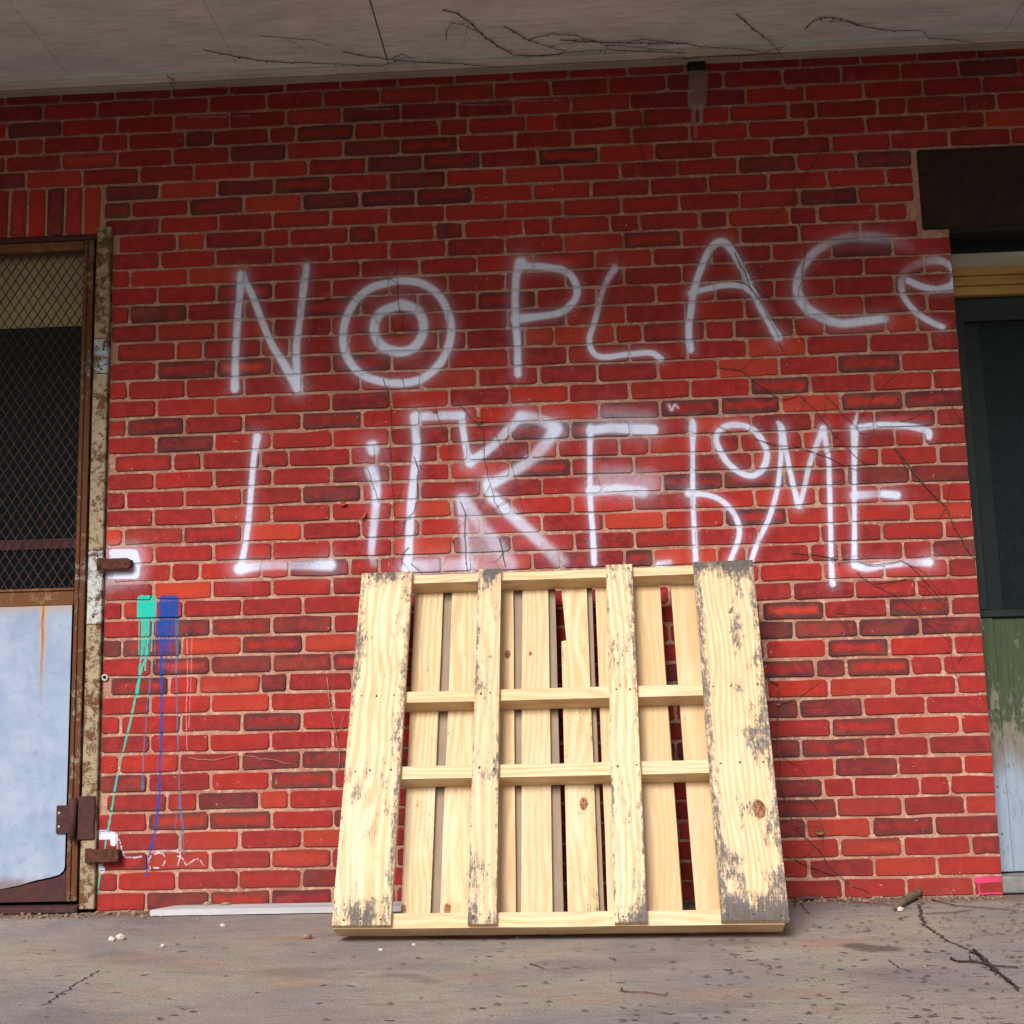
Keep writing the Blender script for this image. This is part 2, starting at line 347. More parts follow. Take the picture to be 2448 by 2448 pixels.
# ------------------------------------------------------------------ materials
def mat_brick():
    t = NT('red_brick'); P = t.pos()
    bl = t.xyz(t.attr('blocal').outputs['Vector']); bs = t.xyz(t.attr('bsize').outputs['Vector']); bt = t.xyz(t.attr('btype').outputs['Vector'])
    d = t.math('MINIMUM', t.math('SUBTRACT', bs[0], t.math('ABSOLUTE', bl[0])), t.math('SUBTRACT', bs[1], t.math('ABSOLUTE', bl[1])))
    n1 = t.noise(P, 28, 4, .6); n2 = t.noise(P, 160, 3, .7); n3 = t.noise(P, 9, 3, .5)
    d = t.math('ADD', d, t.math('MULTIPLY', t.math('SUBTRACT', n1, .5), .035))
    base = t.mix(bt[1], (.43, .028, .014), (.27, .018, .020))
    base = t.mix(t.math('MULTIPLY', bt[2], .9), base, (.13, .017, .020)); base = t.mix(t.ramp(t.math('FRACT', t.math('MULTIPLY', t.math('ADD', bt[1], bt[2]), 11.3)), .78, 1.0, 0, .6), base, (.56, .075, .030))
    base = t.mix(t.ramp(t.noise(t.vmul(P, (.8, 1, 4)), 22, 4, .7), .5, .75, 0, .35), base, (.55, .055, .03))
    base = t.mix(t.ramp(n1, .35, .72), base, t.mix(.5, base, (.46, .045, .040)))
    base = t.mix(t.ramp(n3, .45, .7, 0, .35), base, (.17, .02, .022))
    rim = t.ramp(t.math('ADD', d, t.math('MULTIPLY', t.math('SUBTRACT', n3, .5), .02)), .002, .026, 1, 0)
    # 0 plain, 1 dark rim, 2 dark all over
    isr = t.ramp(bt[0], .5, .9); isd = t.ramp(bt[0], 1.5, 1.9)
    fullm = t.math('MULTIPLY', isd, t.ramp(n1, .25, .6, .95, .45))
    rimm = t.math('MULTIPLY', isr, rim)
    m = t.math('MAXIMUM', t.math('MAXIMUM', fullm, t.math('MULTIPLY', rimm, .88)), t.math('MULTIPLY', t.ramp(t.math('ADD', d, t.math('MULTIPLY', t.math('SUBTRACT', n3, .5), .03)), -.002, .019, 1, 0), t.math('MULTIPLY', t.math('POWER', t.math('FRACT', t.math('MULTIPLY', bt[1], 7.3)), 1.6), .62)))
    dark = t.mix(t.ramp(n3, .4, .6), (.045, .025, .032), (.08, .045, .04))
    base = t.mix(m, base, dark)
    base = t.mix(t.ramp(n2, .56, .70, 0, .6), base, (.09, .014, .016))
    base = t.mix(t.ramp(t.noise(P, 75, 5, .75), .57, .66, 0, .45), base, (.13, .018, .022))
    base = t.mix(t.ramp(t.noise(P, 330, 2, .6), .66, .74, 0, .55), base, (.55, .26, .20))
    low = t.math('ADD', t.xyz(P)[2], t.math('MULTIPLY', n3, .7)); broad_dark = t.math('MULTIPLY', t.ramp(t.noise(P, 1.3, 4, .6), .42, .62), .38)
    base = t.mix(t.ramp(low, .40, 1.0, .34, 0), base, (.13, .028, .026)); base = t.mix(broad_dark, base, (.20, .022, .020))  # browner towards the ground, plus broad irregular darker patches
    bloom = t.ramp(t.noise(t.vmul(P, (1.2, 1.2, 3.0)), 6, 5, .7), .55, .85, 0, .30)      # chalky bloom
    base = t.mix(bloom, base, (.42, .15, .14))
    pc, pa = paint_nodes(t)
    grit = t.ramp(n2, .28, .50, .78, 1.0)
    base = t.mix(t.math('MULTIPLY', pa, grit), base, pc)
    t.b.inputs['Specular IOR Level'].default_value = .16
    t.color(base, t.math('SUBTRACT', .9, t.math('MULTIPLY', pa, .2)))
    h = t.math('ADD', t.math('MULTIPLY', n2, .5), t.math('ADD', n1, t.math('MULTIPLY', t.noise(P, 420, 2, .6), .35)))
    t.bump(h, .8, .003); return t.m
def mat_mortar():
    t = NT('sandy_mortar'); P = t.pos(); n1 = t.noise(P, 260, 4, .7); n2 = t.noise(P, 7, 4, .6); n3 = t.noise(P, 60, 3, .6)
    base = t.mix(t.ramp(n2, .35, .65), (.48, .262, .19), (.37, .165, .12))
    base = t.mix(t.ramp(n1, .34, .50), t.mix(.5, base, (.20, .08, .06)), base)
    base = t.mix(t.ramp(n3, .50, .66, 0, .6), base, (.60, .42, .33))
    base = t.mix(t.ramp(t.noise(P, 3.3, 4, .6), .60, .72, 0, .5), base, (.20, .12, .07))
    pc, pa = paint_nodes(t); base = t.mix(t.math('MULTIPLY', pa, t.ramp(n1, .3, .6, .5, .95)), base, pc)
    t.color(base, .95); t.bump(t.math('ADD', n1, n3), .9, .004); return t.m
def mat_wood():
    """pine; object properties: stain, hue, knot (x, z, radius)"""
    t = NT('pine_wood'); O = t.objc(); ox = t.rand()
    k = t.xyz(t.attr('knot', 'OBJECT').outputs['Vector']); st = t.attr('stain', 'OBJECT').outputs['Fac']; hue = t.attr('hue', 'OBJECT').outputs['Fac']
    p = t.xyz(O)
    bl = t.xyz(t.attr('blocal').outputs['Vector']); bs = t.xyz(t.attr('bsize').outputs['Vector'])
    dx = t.math('SUBTRACT', bl[0], k[0]); dz = t.math('MULTIPLY', t.math('SUBTRACT', bl[1], k[1]), .62)
    kd = t.math('SQRT', t.math('ADD', t.math('MULTIPLY', dx, dx), t.math('MULTIPLY', dz, dz)))
    kd = t.math('MULTIPLY', kd, t.math('ADD', .7, t.math('MULTIPLY', t.noise(O, 70, 3, .6), .6)))
    warp = t.math('MULTIPLY', t.math('DIVIDE', dx, t.math('ADD', kd, .004)), t.math('MULTIPLY', k[2], t.math('EXPONENT', t.math('MULTIPLY', kd, -22.0))))
    seed = t.math('MULTIPLY', ox, 37.0)
    v = t.comb(t.math('ADD', t.math('SUBTRACT', bl[0], t.math('MULTIPLY', warp, 1.3)), seed), t.math('MULTIPLY', p[1], .9), t.math('MULTIPLY', bl[1], .05))
    big = t.noise(t.comb(t.math('ADD', bl[0], seed), p[1], t.math('MULTIPLY', bl[1], .22)), 9, 2, .5)
    rings = t.math('ABSOLUTE', t.math('SINE', t.math('ADD', t.math('MULTIPLY', t.math('SUBTRACT', bl[0], t.math('MULTIPLY', warp, 1.3)), t.math('ADD', 90.0, t.math('MULTIPLY', ox, 110.0))), t.math('MULTIPLY', big, 15.0))))
    g = t.noise(v, 170, 3, .6)
    base = t.mix(hue, (.70, .575, .385), (.60, .40, .20))
    base = t.mix(t.ramp(rings, .40, 1.0, 0, .50), base, (.44, .25, .10))
    base = t.mix(t.ramp(g, .45, .75, 0, .5), base, (.38, .22, .10))
    base = t.mix(t.ramp(big, .55, .75, 0, .4), base, (.80, .70, .54))
    ox2 = t.math('FRACT', t.math('MULTIPLY', ox, 13.7)); base = t.mix(t.math('MULTIPLY', ox2, .45), base, (.50, .36, .21)); base = t.mix(t.ramp(t.noise(t.vmul(O, (1, 1, .3)), 5, 4, .7), .48, .68, 0, .35), base, (.60, .49, .36))
    ring = t.ramp(t.math('SUBTRACT', kd, k[2]), -.002, .0025, 1, 0)
    kr = t.math('ABSOLUTE', t.math('SINE', t.math('MULTIPLY', kd, 900.0)))
    base = t.mix(t.math('MULTIPLY', ring, t.ramp(k[2], .001, .003)), base, t.mix(kr, (.16, .06, .03), t.mix(t.ramp(t.noise(O, 160, 3, .7), .4, .6), (.05, .025, .018), (.42, .17, .08))))
    # black handling marks: scuffed, streaky, mostly along the edges
    e = t.math('SUBTRACT', 1.0, t.math('DIVIDE', t.math('ABSOLUTE', bl[0]), bs[0]))
    ez = t.math('SUBTRACT', bs[1], t.math('ABSOLUTE', bl[1]))
    edge = t.math('MAXIMUM', t.ramp(e, 0, .42, 1, 0), t.ramp(ez, .0, .10, 1, 0))
    O2 = t.comb(t.math('ADD', bl[0], seed), p[1], bl[1])
    a1 = t.noise(t.vmul(O2, (1, 1, .55)), 8, 5, .65); a2 = t.noise(t.vmul(O2, (1.5, 1, .6)), 70, 8, .82, .4)
    lines = t.noise(t.vmul(O2, (9, 1, .5)), 60, 2, .5); hl = t.noise(t.vmul(O2, (.4, 1, 10)), 26, 2, .5)
    e1 = t.noise(t.vmul(O2, (1, 1, .8)), 16, 4, .7)
    zone = t.math('ADD', t.math('MULTIPLY', edge, t.math('ADD', .25, t.math('MULTIPLY', e1, .9))), t.math('MULTIPLY', t.ramp(a1, .46, .66), .9))
    zone = t.math('MULTIPLY', zone, t.math('MULTIPLY', st, 2.0))
    scr = t.math('ADD', t.math('MULTIPLY', a2, .74), t.math('ADD', t.math('MULTIPLY', lines, .20), t.math('MULTIPLY', hl, .06)))
    sm = t.ramp(t.math('ADD', scr, t.math('MINIMUM', t.math('MULTIPLY', zone, .23), t.ramp(ez, .01, .07, .26, .150))), .56, .70, 0, 1)
    film = t.math('MULTIPLY', t.ramp(zone, .25, 1.1, 0, .42), t.ramp(t.math('ADD', a2, t.math('MULTIPLY', hl, .5)), .55, .85))
    front = t.math('LESS_THAN', t.xyz(t.n.new('ShaderNodeTexCoord').outputs['Normal'])[1], -.5)
    sm = t.math('MULTIPLY', t.math('MULTIPLY', sm, front), t.ramp(st, .01, .06, 0, .88))
    base = t.mix(t.math('MULTIPLY', t.math('MULTIPLY', film, front), t.ramp(st, .1, .3)), base, (.22, .21, .22))
    base = t.mix(sm, base, t.mix(t.ramp(a2, .35, .65), (.006, .008, .018), (.075, .070, .082)))
    t.color(base, .72); t.bump(t.math('ADD', t.math('ADD', g, rings), t.math('MULTIPLY', a2, .6)), .35, .0012); return t.m
def mat_greywood():
    t = NT('weathered_grey_wood'); O = t.objc(); g = t.noise(t.vmul(O, (1, 1, .05)), 140, 4, .7); b = t.noise(O, 9, 4, .6)
    base = t.mix(g, (.16, .115, .08), (.34, .27, .20)); base = t.mix(t.ramp(b, .45, .7, 0, .5), base, (.20, .15, .12))
    t.color(base, .9); t.bump(g, .5, .001); return t.m
def mat_rustpaint(name, c1, c2, rust, amount, bands=()):
    """old paint with rust; amount 0..1; bands of pale repaint given in metres of height"""
    t = NT(name); P = t.pos(); p = t.xyz(P); n1 = t.noise(P, 26, 6, .72); n2 = t.noise(P, 240, 4, .7); n3 = t.noise(t.vmul(P, (1, 1, .25)), 6, 4, .6)
    base = t.mix(n3, c1, c2)
    for z0, z1, cc in bands:
        m = t.math('MULTIPLY', t.ramp(t.math('ADD', p[2], t.math('MULTIPLY', t.math('SUBTRACT', n1, .5), .03)), z0, z0 + .004), t.ramp(p[2], z1 - .004, z1, 1, 0))
        m = t.math('MULTIPLY', m, t.ramp(n1, .34, .44)); base = t.mix(m, base, cc)
    s = t.math('ADD', t.math('ADD', t.math('MULTIPLY', n1, .8), t.math('MULTIPLY', n2, .35)), t.math('MULTIPLY', n3, .25))
    th = 1.05 - amount * .7
    r = t.mix(n2, rust, tuple(v * .35 for v in rust))
    m = t.ramp(s, th - .05, th + .05); base = t.mix(m, base, r)
    base = t.mix(t.ramp(n2, .64, .72, 0, .7), base, (.09, .045, .025))
    t.color(base, t.ramp(m, 0, 1, .62, .93)); t.bump(t.math('ADD', t.math('MULTIPLY', m, .8), n2), .6, .0018); return t.m
def mat_concrete():
    t = NT('stained_concrete'); P = t.pos(); p = t.xyz(P)
    n1 = t.noise(P, 1.6, 6, .62); n2 = t.noise(t.vmul(P, (1, 2.4, 1)), 7, 6, .7); n3 = t.noise(P, 190, 4, .7); n4 = t.noise(t.vmul(P, (1, 1.7, 1)), 26, 4, .65)
    base = t.mix(t.ramp(n1, .35, .66), (.43, .36, .295), (.28, .25, .25))
    base = t.mix(t.ramp(n2, .50, .72, 0, .65), base, (.20, .16, .145))
    base = t.mix(t.ramp(t.noise(t.vmul(P, (.6, 1.6, 1)), 3.1, 5, .6), .50, .70, 0, .6), base, (.40, .24, .15))
    base = t.mix(t.ramp(t.noise(t.vmul(P, (.8, 1.4, 1)), 1.9, 4, .6), .52, .66, 0, .45), base, (.15, .13, .14))
    base = t.mix(t.ramp(n3, .40, .62), t.mix(.5, base, (.10, .085, .085)), base)
    base = t.mix(t.ramp(t.noise(P, 420, 3, .7), .60, .72, 0, .5), base, (.50, .44, .40))
    base = t.mix(t.ramp(t.noise(t.vmul(P, (1, 2, 1)), 48, 5, .8), .56, .68, 0, .45), base, (.12, .10, .11))
    base = t.mix(t.ramp(t.noise(t.vmul(P, (.7, 2, 1)), 11, 4, .7), .60, .72, 0, .35), base, (.44, .43, .46))
    xr = t.ramp(p[0], 1.2, 2.4, 0, .055)                                  # more dark scabs to the right
    base = t.mix(t.math('MULTIPLY', t.ramp(t.math('ADD', n4, xr), .66, .71), .75), base, (.055, .045, .05))
    base = t.mix(t.ramp(t.noise(P, 5.0, 3, .5), .70, .78, 0, .5), base, (.09, .075, .07))
    wallband = t.ramp(t.math('ADD', p[1], t.math('MULTIPLY', n2, .12)), -.10, .02, 0, .75)
    base = t.mix(wallband, base, (.13, .085, .06))                         # dirt swept against the wall
    uv = t.comb(t.math('DIVIDE', t.math('ADD', p[0], .6), 4.0), t.math('DIVIDE', t.math('ADD', p[1], 2.2), 2.4), 0.0)
    n = t.n.new('ShaderNodeTexImage'); n.image = crack_img; n.extension = 'CLIP'; t.L(uv, n.inputs[0])
    base = t.mix(n.outputs['Alpha'], base, n.outputs['Color'])
    t.color(base, t.ramp(n2, .3, .7, .62, .9))
    h = t.math('SUBTRACT', t.math('ADD', t.math('MULTIPLY', n3, .6), n4), t.math('MULTIPLY', n.outputs['Alpha'], 1.4)); t.bump(h, .9, .006); return t.m
def simple(name, c1, c2, scale=20, rough=.8, stretch=(1, 1, 1), bump=.3, metal=0.0, obj=False):
    t = NT(name); P = t.vmul(t.objc() if obj else t.pos(), stretch); n = t.noise(P, scale, 5, .65); n2 = t.noise(P, scale * 9, 3, .6)
    base = t.mix(t.ramp(n, .3, .7), c1, c2); base = t.mix(t.ramp(n2, .6, .75, 0, .35), base, tuple(v * .5 for v in c1))
    t.b.inputs['Metallic'].default_value = metal
    t.color(base, rough); t.bump(t.math('ADD', n, n2), bump, .002); return t.m
def mat_sheet():
    t = NT('painted_sheet_metal'); P = t.pos(); p = t.xyz(P); n1 = t.noise(P, 7, 6, .65); n2 = t.noise(P, 90, 4, .7); n3 = t.noise(t.vmul(P, (1, 1, .35)), 16, 5, .7)
    base = t.mix(t.ramp(n1, .3, .7), (.21, .28, .42), (.31, .37, .49)); base = t.mix(t.ramp(n3, .58, .72, 0, .4), base, (.20, .26, .38))
    base = t.mix(t.ramp(n2, .72, .77, 0, .8), base, (.12, .11, .12))
    # rust run below the rail, at x = -0.39
    w = t.math('ABSOLUTE', t.math('ADD', t.math('ADD', p[0], .375), t.math('MULTIPLY', t.math('SUBTRACT', n3, .5), .02)))
    run = t.math('MULTIPLY', t.ramp(w, .004, .016, 1, 0), t.ramp(p[2], .62, .99, 0, .95))
    base = t.mix(run, base, t.mix(t.ramp(w, .0, .009), (.28, .07, .02), (.50, .33, .13)))
    top = t.math('MULTIPLY', t.ramp(t.math('ADD', p[2], t.math('MULTIPLY', n1, .05)), .99, 1.04), .6); base = t.mix(top, base, (.42, .22, .08))
    bot = t.ramp(t.math('ADD', p[2], t.math('MULTIPLY', n1, .05)), .115, .15, .7, 0); base = t.mix(bot, base, (.16, .08, .05))
    base = t.mix(t.ramp(t.noise(t.vmul(P, (1, 1, 4.5)), 13, 4, .75), .70, .73, 0, .75), base, (.10, .09, .11))
    base = t.mix(t.ramp(t.noise(P, 30, 5, .8), .55, .68, 0, .45), base, (.20, .22, .27))
    t.color(base, .55); t.bump(t.math('ADD', t.math('MULTIPLY', t.noise(P, 3.5, 3, .5), 9.0), t.math('ADD', n3, n2)), .35, .003); return t.m
def mat_peel(name, under, paint, amount, scale=(1, 1, .3)):
    t = NT(name); P = t.pos(); n = t.noise(t.vmul(P, scale), 22, 6, .75); g = t.noise(t.vmul(P, (1, 1, .08)), 110, 4, .7)
    u = t.mix(g, under, tuple(v * .35 for v in under)); m = t.ramp(n, amount - .03, amount + .03, 1, 0)
    base = t.mix(m, u, t.mix(g, paint, tuple(v * .6 for v in paint)))
    t.color(base, .75); t.bump(t.math('ADD', t.math('MULTIPLY', m, 1.2), g), .7, .002); return t.m
def mat_board():
    t = NT('mossy_peeling_board'); P = t.pos(); p = t.xyz(P); n = t.noise(t.vmul(P, (1, 1, .35)), 24, 6, .78); g = t.noise(t.vmul(P, (1, 1, .07)), 130, 4, .7); b = t.noise(t.vmul(P, (1, 1, .5)), 9, 4, .6)
    bare = t.mix(g, (.085, .07, .055), (.24, .22, .19)); pale = t.mix(g, (.17, .21, .28), (.30, .37, .47)); green = t.mix(g, (.018, .030, .014), (.065, .090, .045))
    low = t.ramp(t.math('ADD', p[2], t.math('MULTIPLY', b, .22)), .42, .56, 1, 0)
    base = t.mix(low, bare, pale); hi = t.ramp(t.math('ADD', p[2], t.math('MULTIPLY', n, 1.25)), 1.10, 1.22)
    base = t.mix(hi, base, green); base = t.mix(t.ramp(n, .57, .62, 0, .8), base, bare); base = t.mix(t.ramp(b, .55, .7, 0, .6), base, (.03, .035, .025))
    t.color(base, .85); t.bump(t.math('ADD', n, g), .8, .003); return t.m
def mat_soffit():
    t = NT('soffit_board'); P = t.pos(); n = t.noise(t.vmul(P, (1, 2.2, 1)), 3.2, 6, .65); g = t.noise(t.vmul(P, (.12, 1, 1)), 60, 4, .6); s = t.noise(P, 75, 3, .6)
    base = t.mix(t.ramp(n, .3, .7), (.76, .82, .79), (.58, .63, .61)); base = t.mix(t.ramp(g, .45, .75, 0, .5), base, (.40, .37, .33))
    base = t.mix(t.ramp(s, .70, .74, 0, .9), base, (.05, .03, .025)); t.color(base, .85); t.bump(g, .3, .002); return t.m

# crack and stain map for the slab (computed): x -0.6..3.4, y -2.2..0.2
GC, GAm = np.zeros((960, 1600, 3), np.float32), np.zeros((960, 1600), np.float32)
def gline(pts, w, colr, a, jit=0.0, blur=.0012):
    q = []
    for i in range(len(pts) - 1):
        p0, p1 = G(*pts[i]), G(*pts[i + 1]); n = max(2, int(np.linalg.norm(p1 - p0) / .015))
        for k in range(n): q.append(p0 + (p1 - p0) * k / n + np.array([rnd.gauss(0, jit), rnd.gauss(0, jit), 0]))
    q.append(G(*pts[-1]))
    for i in range(len(q) - 1):
        a0, b0 = q[i], q[i + 1]; e = w * 2 + .01
        x0 = int((min(a0[0], b0[0]) - e + .6) / .0025); x1 = int((max(a0[0], b0[0]) + e + .6) / .0025) + 1
        y0 = int((min(a0[1], b0[1]) - e + 2.2) / .0025); y1 = int((max(a0[1], b0[1]) + e + 2.2) / .0025) + 1
        x0, y0 = max(0, x0), max(0, y0); x1, y1 = min(1600, x1), min(960, y1)
        if x1 <= x0 or y1 <= y0: continue
        X = (-.6 + (np.arange(x0, x1) + .5) * .0025)[None]; Y = (-2.2 + (np.arange(y0, y1) + .5) * .0025)[:, None]
        dx, dy = b0[0] - a0[0], b0[1] - a0[1]; tt = np.clip(((X - a0[0]) * dx + (Y - a0[1]) * dy) / (dx * dx + dy * dy + 1e-9), 0, 1)
        d = np.hypot(X - a0[0] - tt * dx, Y - a0[1] - tt * dy); m = np.clip((w - d) / blur + .5, 0, 1) * a
        A_ = GAm[y0:y1, x0:x1]; k = m > A_; A_[k] = m[k]; GC[y0:y1, x0:x1][k] = colr
DK = (.025, .022, .03)
gline([c('C3', 1350, 1245), c('C3', 1345, 1330), c('C3', 1400, 1400), c('C3', 1520, 1470), c('C3', 1650, 1530), c('C3', 1760, 1620), c('C3', 1900, 1730)], .004, DK, .9, .004)
gline([c('C3', 1170, 1570), c('C3', 1220, 1610), c('C3', 1300, 1640)], .0025, DK, .7, .003)
gline([c('C1', 250, 1830), c('C1', 360, 1750), c('C1', 460, 1690), c('C1', 560, 1630)], .003, DK, .75, .004)
gline([c('C1', 240, 1350), c('C1', 500, 1370), c('C1', 820, 1395)], .003, (.45, .42, .45), .35, .003)
gline([c('C2', 280, 1650), c('C2', 400, 1655), c('C2', 520, 1690)], .022, (.15, .14, .14), .55, .004, .03)
gline([c('C3', 990, 1490), c('C3', 1080, 1505), c('C3', 1170, 1505)], .035, (.085, .07, .065), .8, .005, .03)
gline([c('C2', 520, 1440), c('C2', 700, 1445), c('C2', 930, 1442)], .02, (.20, .07, .045), .7, .006, .02)
gline([c('C1', 1600, 1710), c('C1', 1750, 1700)], .03, (.40, .24, .15), .5, .006, .04)
for _ in range(110):
    x = rnd.uniform(900, 1900) if rnd.random() < .75 else rnd.uniform(60, 900); y = rnd.uniform(1780, 1925)
    l = rnd.uniform(1, 6); gline([(x, y), (x + l, y + rnd.uniform(-1, 2))], rnd.uniform(.002, .007), (.05, .04, .045), rnd.uniform(.4, .9), .003, .003)
crack_img = make_image('slab_crack_map', GC, GAm)

M_brick, M_mortar, M_wood, M_grey = mat_brick(), mat_mortar(), mat_wood(), mat_greywood()
M_conc = mat_concrete(); M_soffit = mat_soffit()
M_post = mat_rustpaint('flaking_khaki_paint', (.26, .21, .13), (.36, .29, .20), (.17, .07, .03), .48, ((1.80, 1.925, (.32, .42, .46)), (.93, 1.19, (.46, .50, .50))))
M_stile = mat_rustpaint('rusty_stile_paint', (.24, .19, .12), (.30, .23, .15), (.15, .055, .025), .62, ((1.79, 1.92, (.28, .34, .36)), (1.07, 1.18, (.42, .44, .46))))
M_rail = mat_rustpaint('rusty_rail', (.30, .17, .07), (.12, .05, .045), (.20, .08, .03), .60)
M_rust = simple('dark_rust', (.045, .018, .013), (.11, .035, .018), 60, .9, bump=.8)
M_rust2 = simple('purple_brown_rust', (.040, .018, .022), (.075, .026, .024), 50, .85, bump=.7)
M_wire = simple('rusty_wire', (.035, .018, .015), (.075, .034, .022), 40, 1.0)
M_sheet = mat_sheet()
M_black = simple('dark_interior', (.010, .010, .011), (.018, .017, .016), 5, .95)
M_beige = simple('beige_panel', (.34, .27, .16), (.26, .20, .12), 6, .8)
M_trim = simple('pale_trim_paint', (.74, .75, .68), (.56, .53, .44), 7, .7, (.3, 1, 1))
M_trim2 = simple('grey_trim_paint', (.40, .38, .33), (.30, .26, .21), 7, .8, (.3, 1, 1))
M_vine = simple('dry_vine_bark', (.075, .035, .025), (.15, .085, .06), 80, .9)
M_vine_pale = simple('bleached_vine', (.30, .22, .17), (.42, .34, .27), 80, .9)
M_leaf = simple('dead_red_leaf', (.50, .055, .02), (.30, .04, .015), 90, .7)
M_leafb = simple('dead_brown_leaf', (.22, .11, .05), (.13, .06, .03), 60, .85)
M_plank = simple('pale_board_paint', (.50, .50, .52), (.38, .38, .41), 12, .75, (.25, 1, 1), obj=True)
M_peb = simple('pale_stone_chip', (.60, .56, .52), (.42, .36, .32), 70, .9)
M_rub = simple('mortar_rubble', (.30, .20, .14), (.14, .09, .07), 50, .95)
M_bark = simple('weathered_stick', (.16, .12, .07), (.09, .065, .04), 30, .9, (1, 1, 1))
M_lintel = simple('dark_rusted_lintel', (.016, .008, .006), (.034, .014, .010), 14, .9, bump=.8)
M_yellow = simple('ochre_trim_wood', (.36, .22, .05), (.24, .13, .04), 16, .7, (.2, 1, 1))
M_gframe = simple('dark_green_frame', (.006, .014, .013), (.004, .009, .009), 18, .6)
M_green = mat_peel('peeling_green_paint', (.20, .18, .15), (.030, .060, .022), .55)
M_board = mat_board()
M_bluew = mat_peel('blue_grey_bare_wood', (.26, .32, .42), (.09, .09, .08), .36)
M_nail = simple('nail_head', (.06, .05, .045), (.14, .11, .09), 200, .6)
M_asph = simple('yard_asphalt', (.055, .053, .052), (.04, .04, .04), 3, .95)
M_roof = simple('roof_felt', (.10, .10, .10), (.07, .07, .07), 4, .95)
def mat_glass():
    t = NT('dark_glass'); t.b.inputs['Roughness'].default_value = .12; t.b.inputs['Specular IOR Level'].default_value = .04
    return t.color((.003, .007, .010), .25)
M_glass = mat_glass()

# ------------------------------------------------------------------ setting: slab, yard, interior
CRX = 2.735                              # right-hand corner of the brickwork
b = MB()
b.box(-4.5, 6.5, -2.3, .0, -.95, 0); b.box(-4.5, 6.5, 0, .20, -.95, -.001)
tag(b.build('concrete_platform', M_conc), kind='structure')
g_ = MB(); n_ = 24
gx = np.linspace(-600, 600, n_); vs_ = [(x, y, -.95) for x in gx for y in gx]
g_.add(vs_, [(i * n_ + j, (i + 1) * n_ + j, (i + 1) * n_ + j + 1, i * n_ + j + 1) for i in range(n_ - 1) for j in range(n_ - 1)])
tag(g_.build('ground', M_asph), kind='structure')
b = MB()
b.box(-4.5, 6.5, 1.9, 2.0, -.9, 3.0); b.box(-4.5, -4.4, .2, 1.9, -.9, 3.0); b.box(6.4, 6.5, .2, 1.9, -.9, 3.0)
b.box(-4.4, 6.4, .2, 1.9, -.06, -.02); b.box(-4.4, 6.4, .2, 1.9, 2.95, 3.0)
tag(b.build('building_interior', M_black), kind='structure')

# ------------------------------------------------------------------ brick wall
HC = .06366; PIT = .2032; JT = .0098
KN, KA = [7, 13, 19, 25, 31, 39, 45], [.0115, .0102, -.0148, -.0133, -.0076, -.0061, 0]
def rowz(r): return (45.5 - r) * HC + float(np.interp(r, KN, KA))
DX0, DX1, DZT = -1.14, -.165, 2.318      # door opening
RX0, RX1, RZT = CRX, 3.75, 2.187         # boarded opening on the right
wall = tag(empty('brick_wall', (1.2, 0, 0)), 'long red brick wall sprayed with big white handwritten words', 'wall')
def inwall(p): return (p[0] - 1.2, p[1], p[2])
mm = MB()
YF, YB = .0046, .20
for x0, x1, z0, z1 in ((-4.5, DX0, 0, 3.0), (DX0, DX1, DZT, 3.0), (DX1, RX0, 0, 3.0), (RX0, RX1, RZT, 3.0), (RX1, 6.5, 0, 3.0)):
    mm.box(x0 - 1.2, x1 - 1.2, YF, YB, z0, z1)
mm.build('mortar', M_mortar, wall, fix=False)

types = {}
def nearest(k, x, y): p = W(*c(k, x, y)); return p[0], p[2]
MARKS = []
for k, t_, lst in (
    ('A1', 2, [(220, 690), (1110, 770), (1435, 860), (720, 1070), (1370, 1060), (645, 1170), (1830, 1145), (880, 1760)]),
    ('A1', 1, [(1820, 750), (1700, 1040), (1215, 1155), (1395, 1650), (1830, 1745)]),
    ('A2', 2, [(165, 640), (150, 830), (260, 930), (425, 1010), (575, 1310)]),
    ('A2', 1, [(460, 820), (590, 910), (260, 1120), (590, 1110), (1730, 1360), (900, 1700), (1240, 880)]),
    ('A3', 2, [(480, 920), (1150, 880)]), ('A3', 1, [(1020, 1400), (830, 1100)]),
    ('B1', 1, [(1050, 145), (1380, 145), (880, 475), (1830, 450), (1360, 1595), (1535, 1690), (1020, 1815), (1900, 1790), (800, 1905)]),
    ('B1', 2, [(1050, 570), (1830, 860), (1020, 1600), (1690, 1575), (620, 1715), (850, 1715), (1355, 1800), (1700, 1800), (1550, 1895)]),
    ('B2', 1, [(150, 110), (1320, 490), (1070, 510), (1150, 710), (1850, 790), (1640, 1190)]), ('B2', 2, [(1860, 370), (30, 820)]),
    ('B3', 1, [(1050, 110), (540, 240), (100, 350), (380, 345), (1080, 330), (1400, 320), (1260, 430), (380, 770), (735, 750), (380, 975), (610, 1505), (1335, 1480), (1000, 1710), (590, 1830), (1080, 1830)]),
    ('B3', 2, [(1080, 740), (1450, 730), (515, 1610), (790, 1605), (1140, 1600), (1420, 1590), (815, 1820), (1510, 1150)]),
    ('C1', 1, [(1530, 215), (1700, 550), (1000, 790), (1340, 780), (1340, 1220), (1700, 1215)]),
    ('C1', 2, [(1510, 440), (1810, 430), (680, 580), (1250, 670), (1900, 770), (1800, 1110), (985, 1240)]),
    ('C3', 1, [(1020, 255), (840, 370), (730, 715), (1240, 830)]),
    ('C3', 2, [(550, 145), (800, 140), (1050, 480), (650, 600), (630, 830), (580, 370)])):
    for x, y in lst: MARKS.append((*nearest(k, x, y), t_))

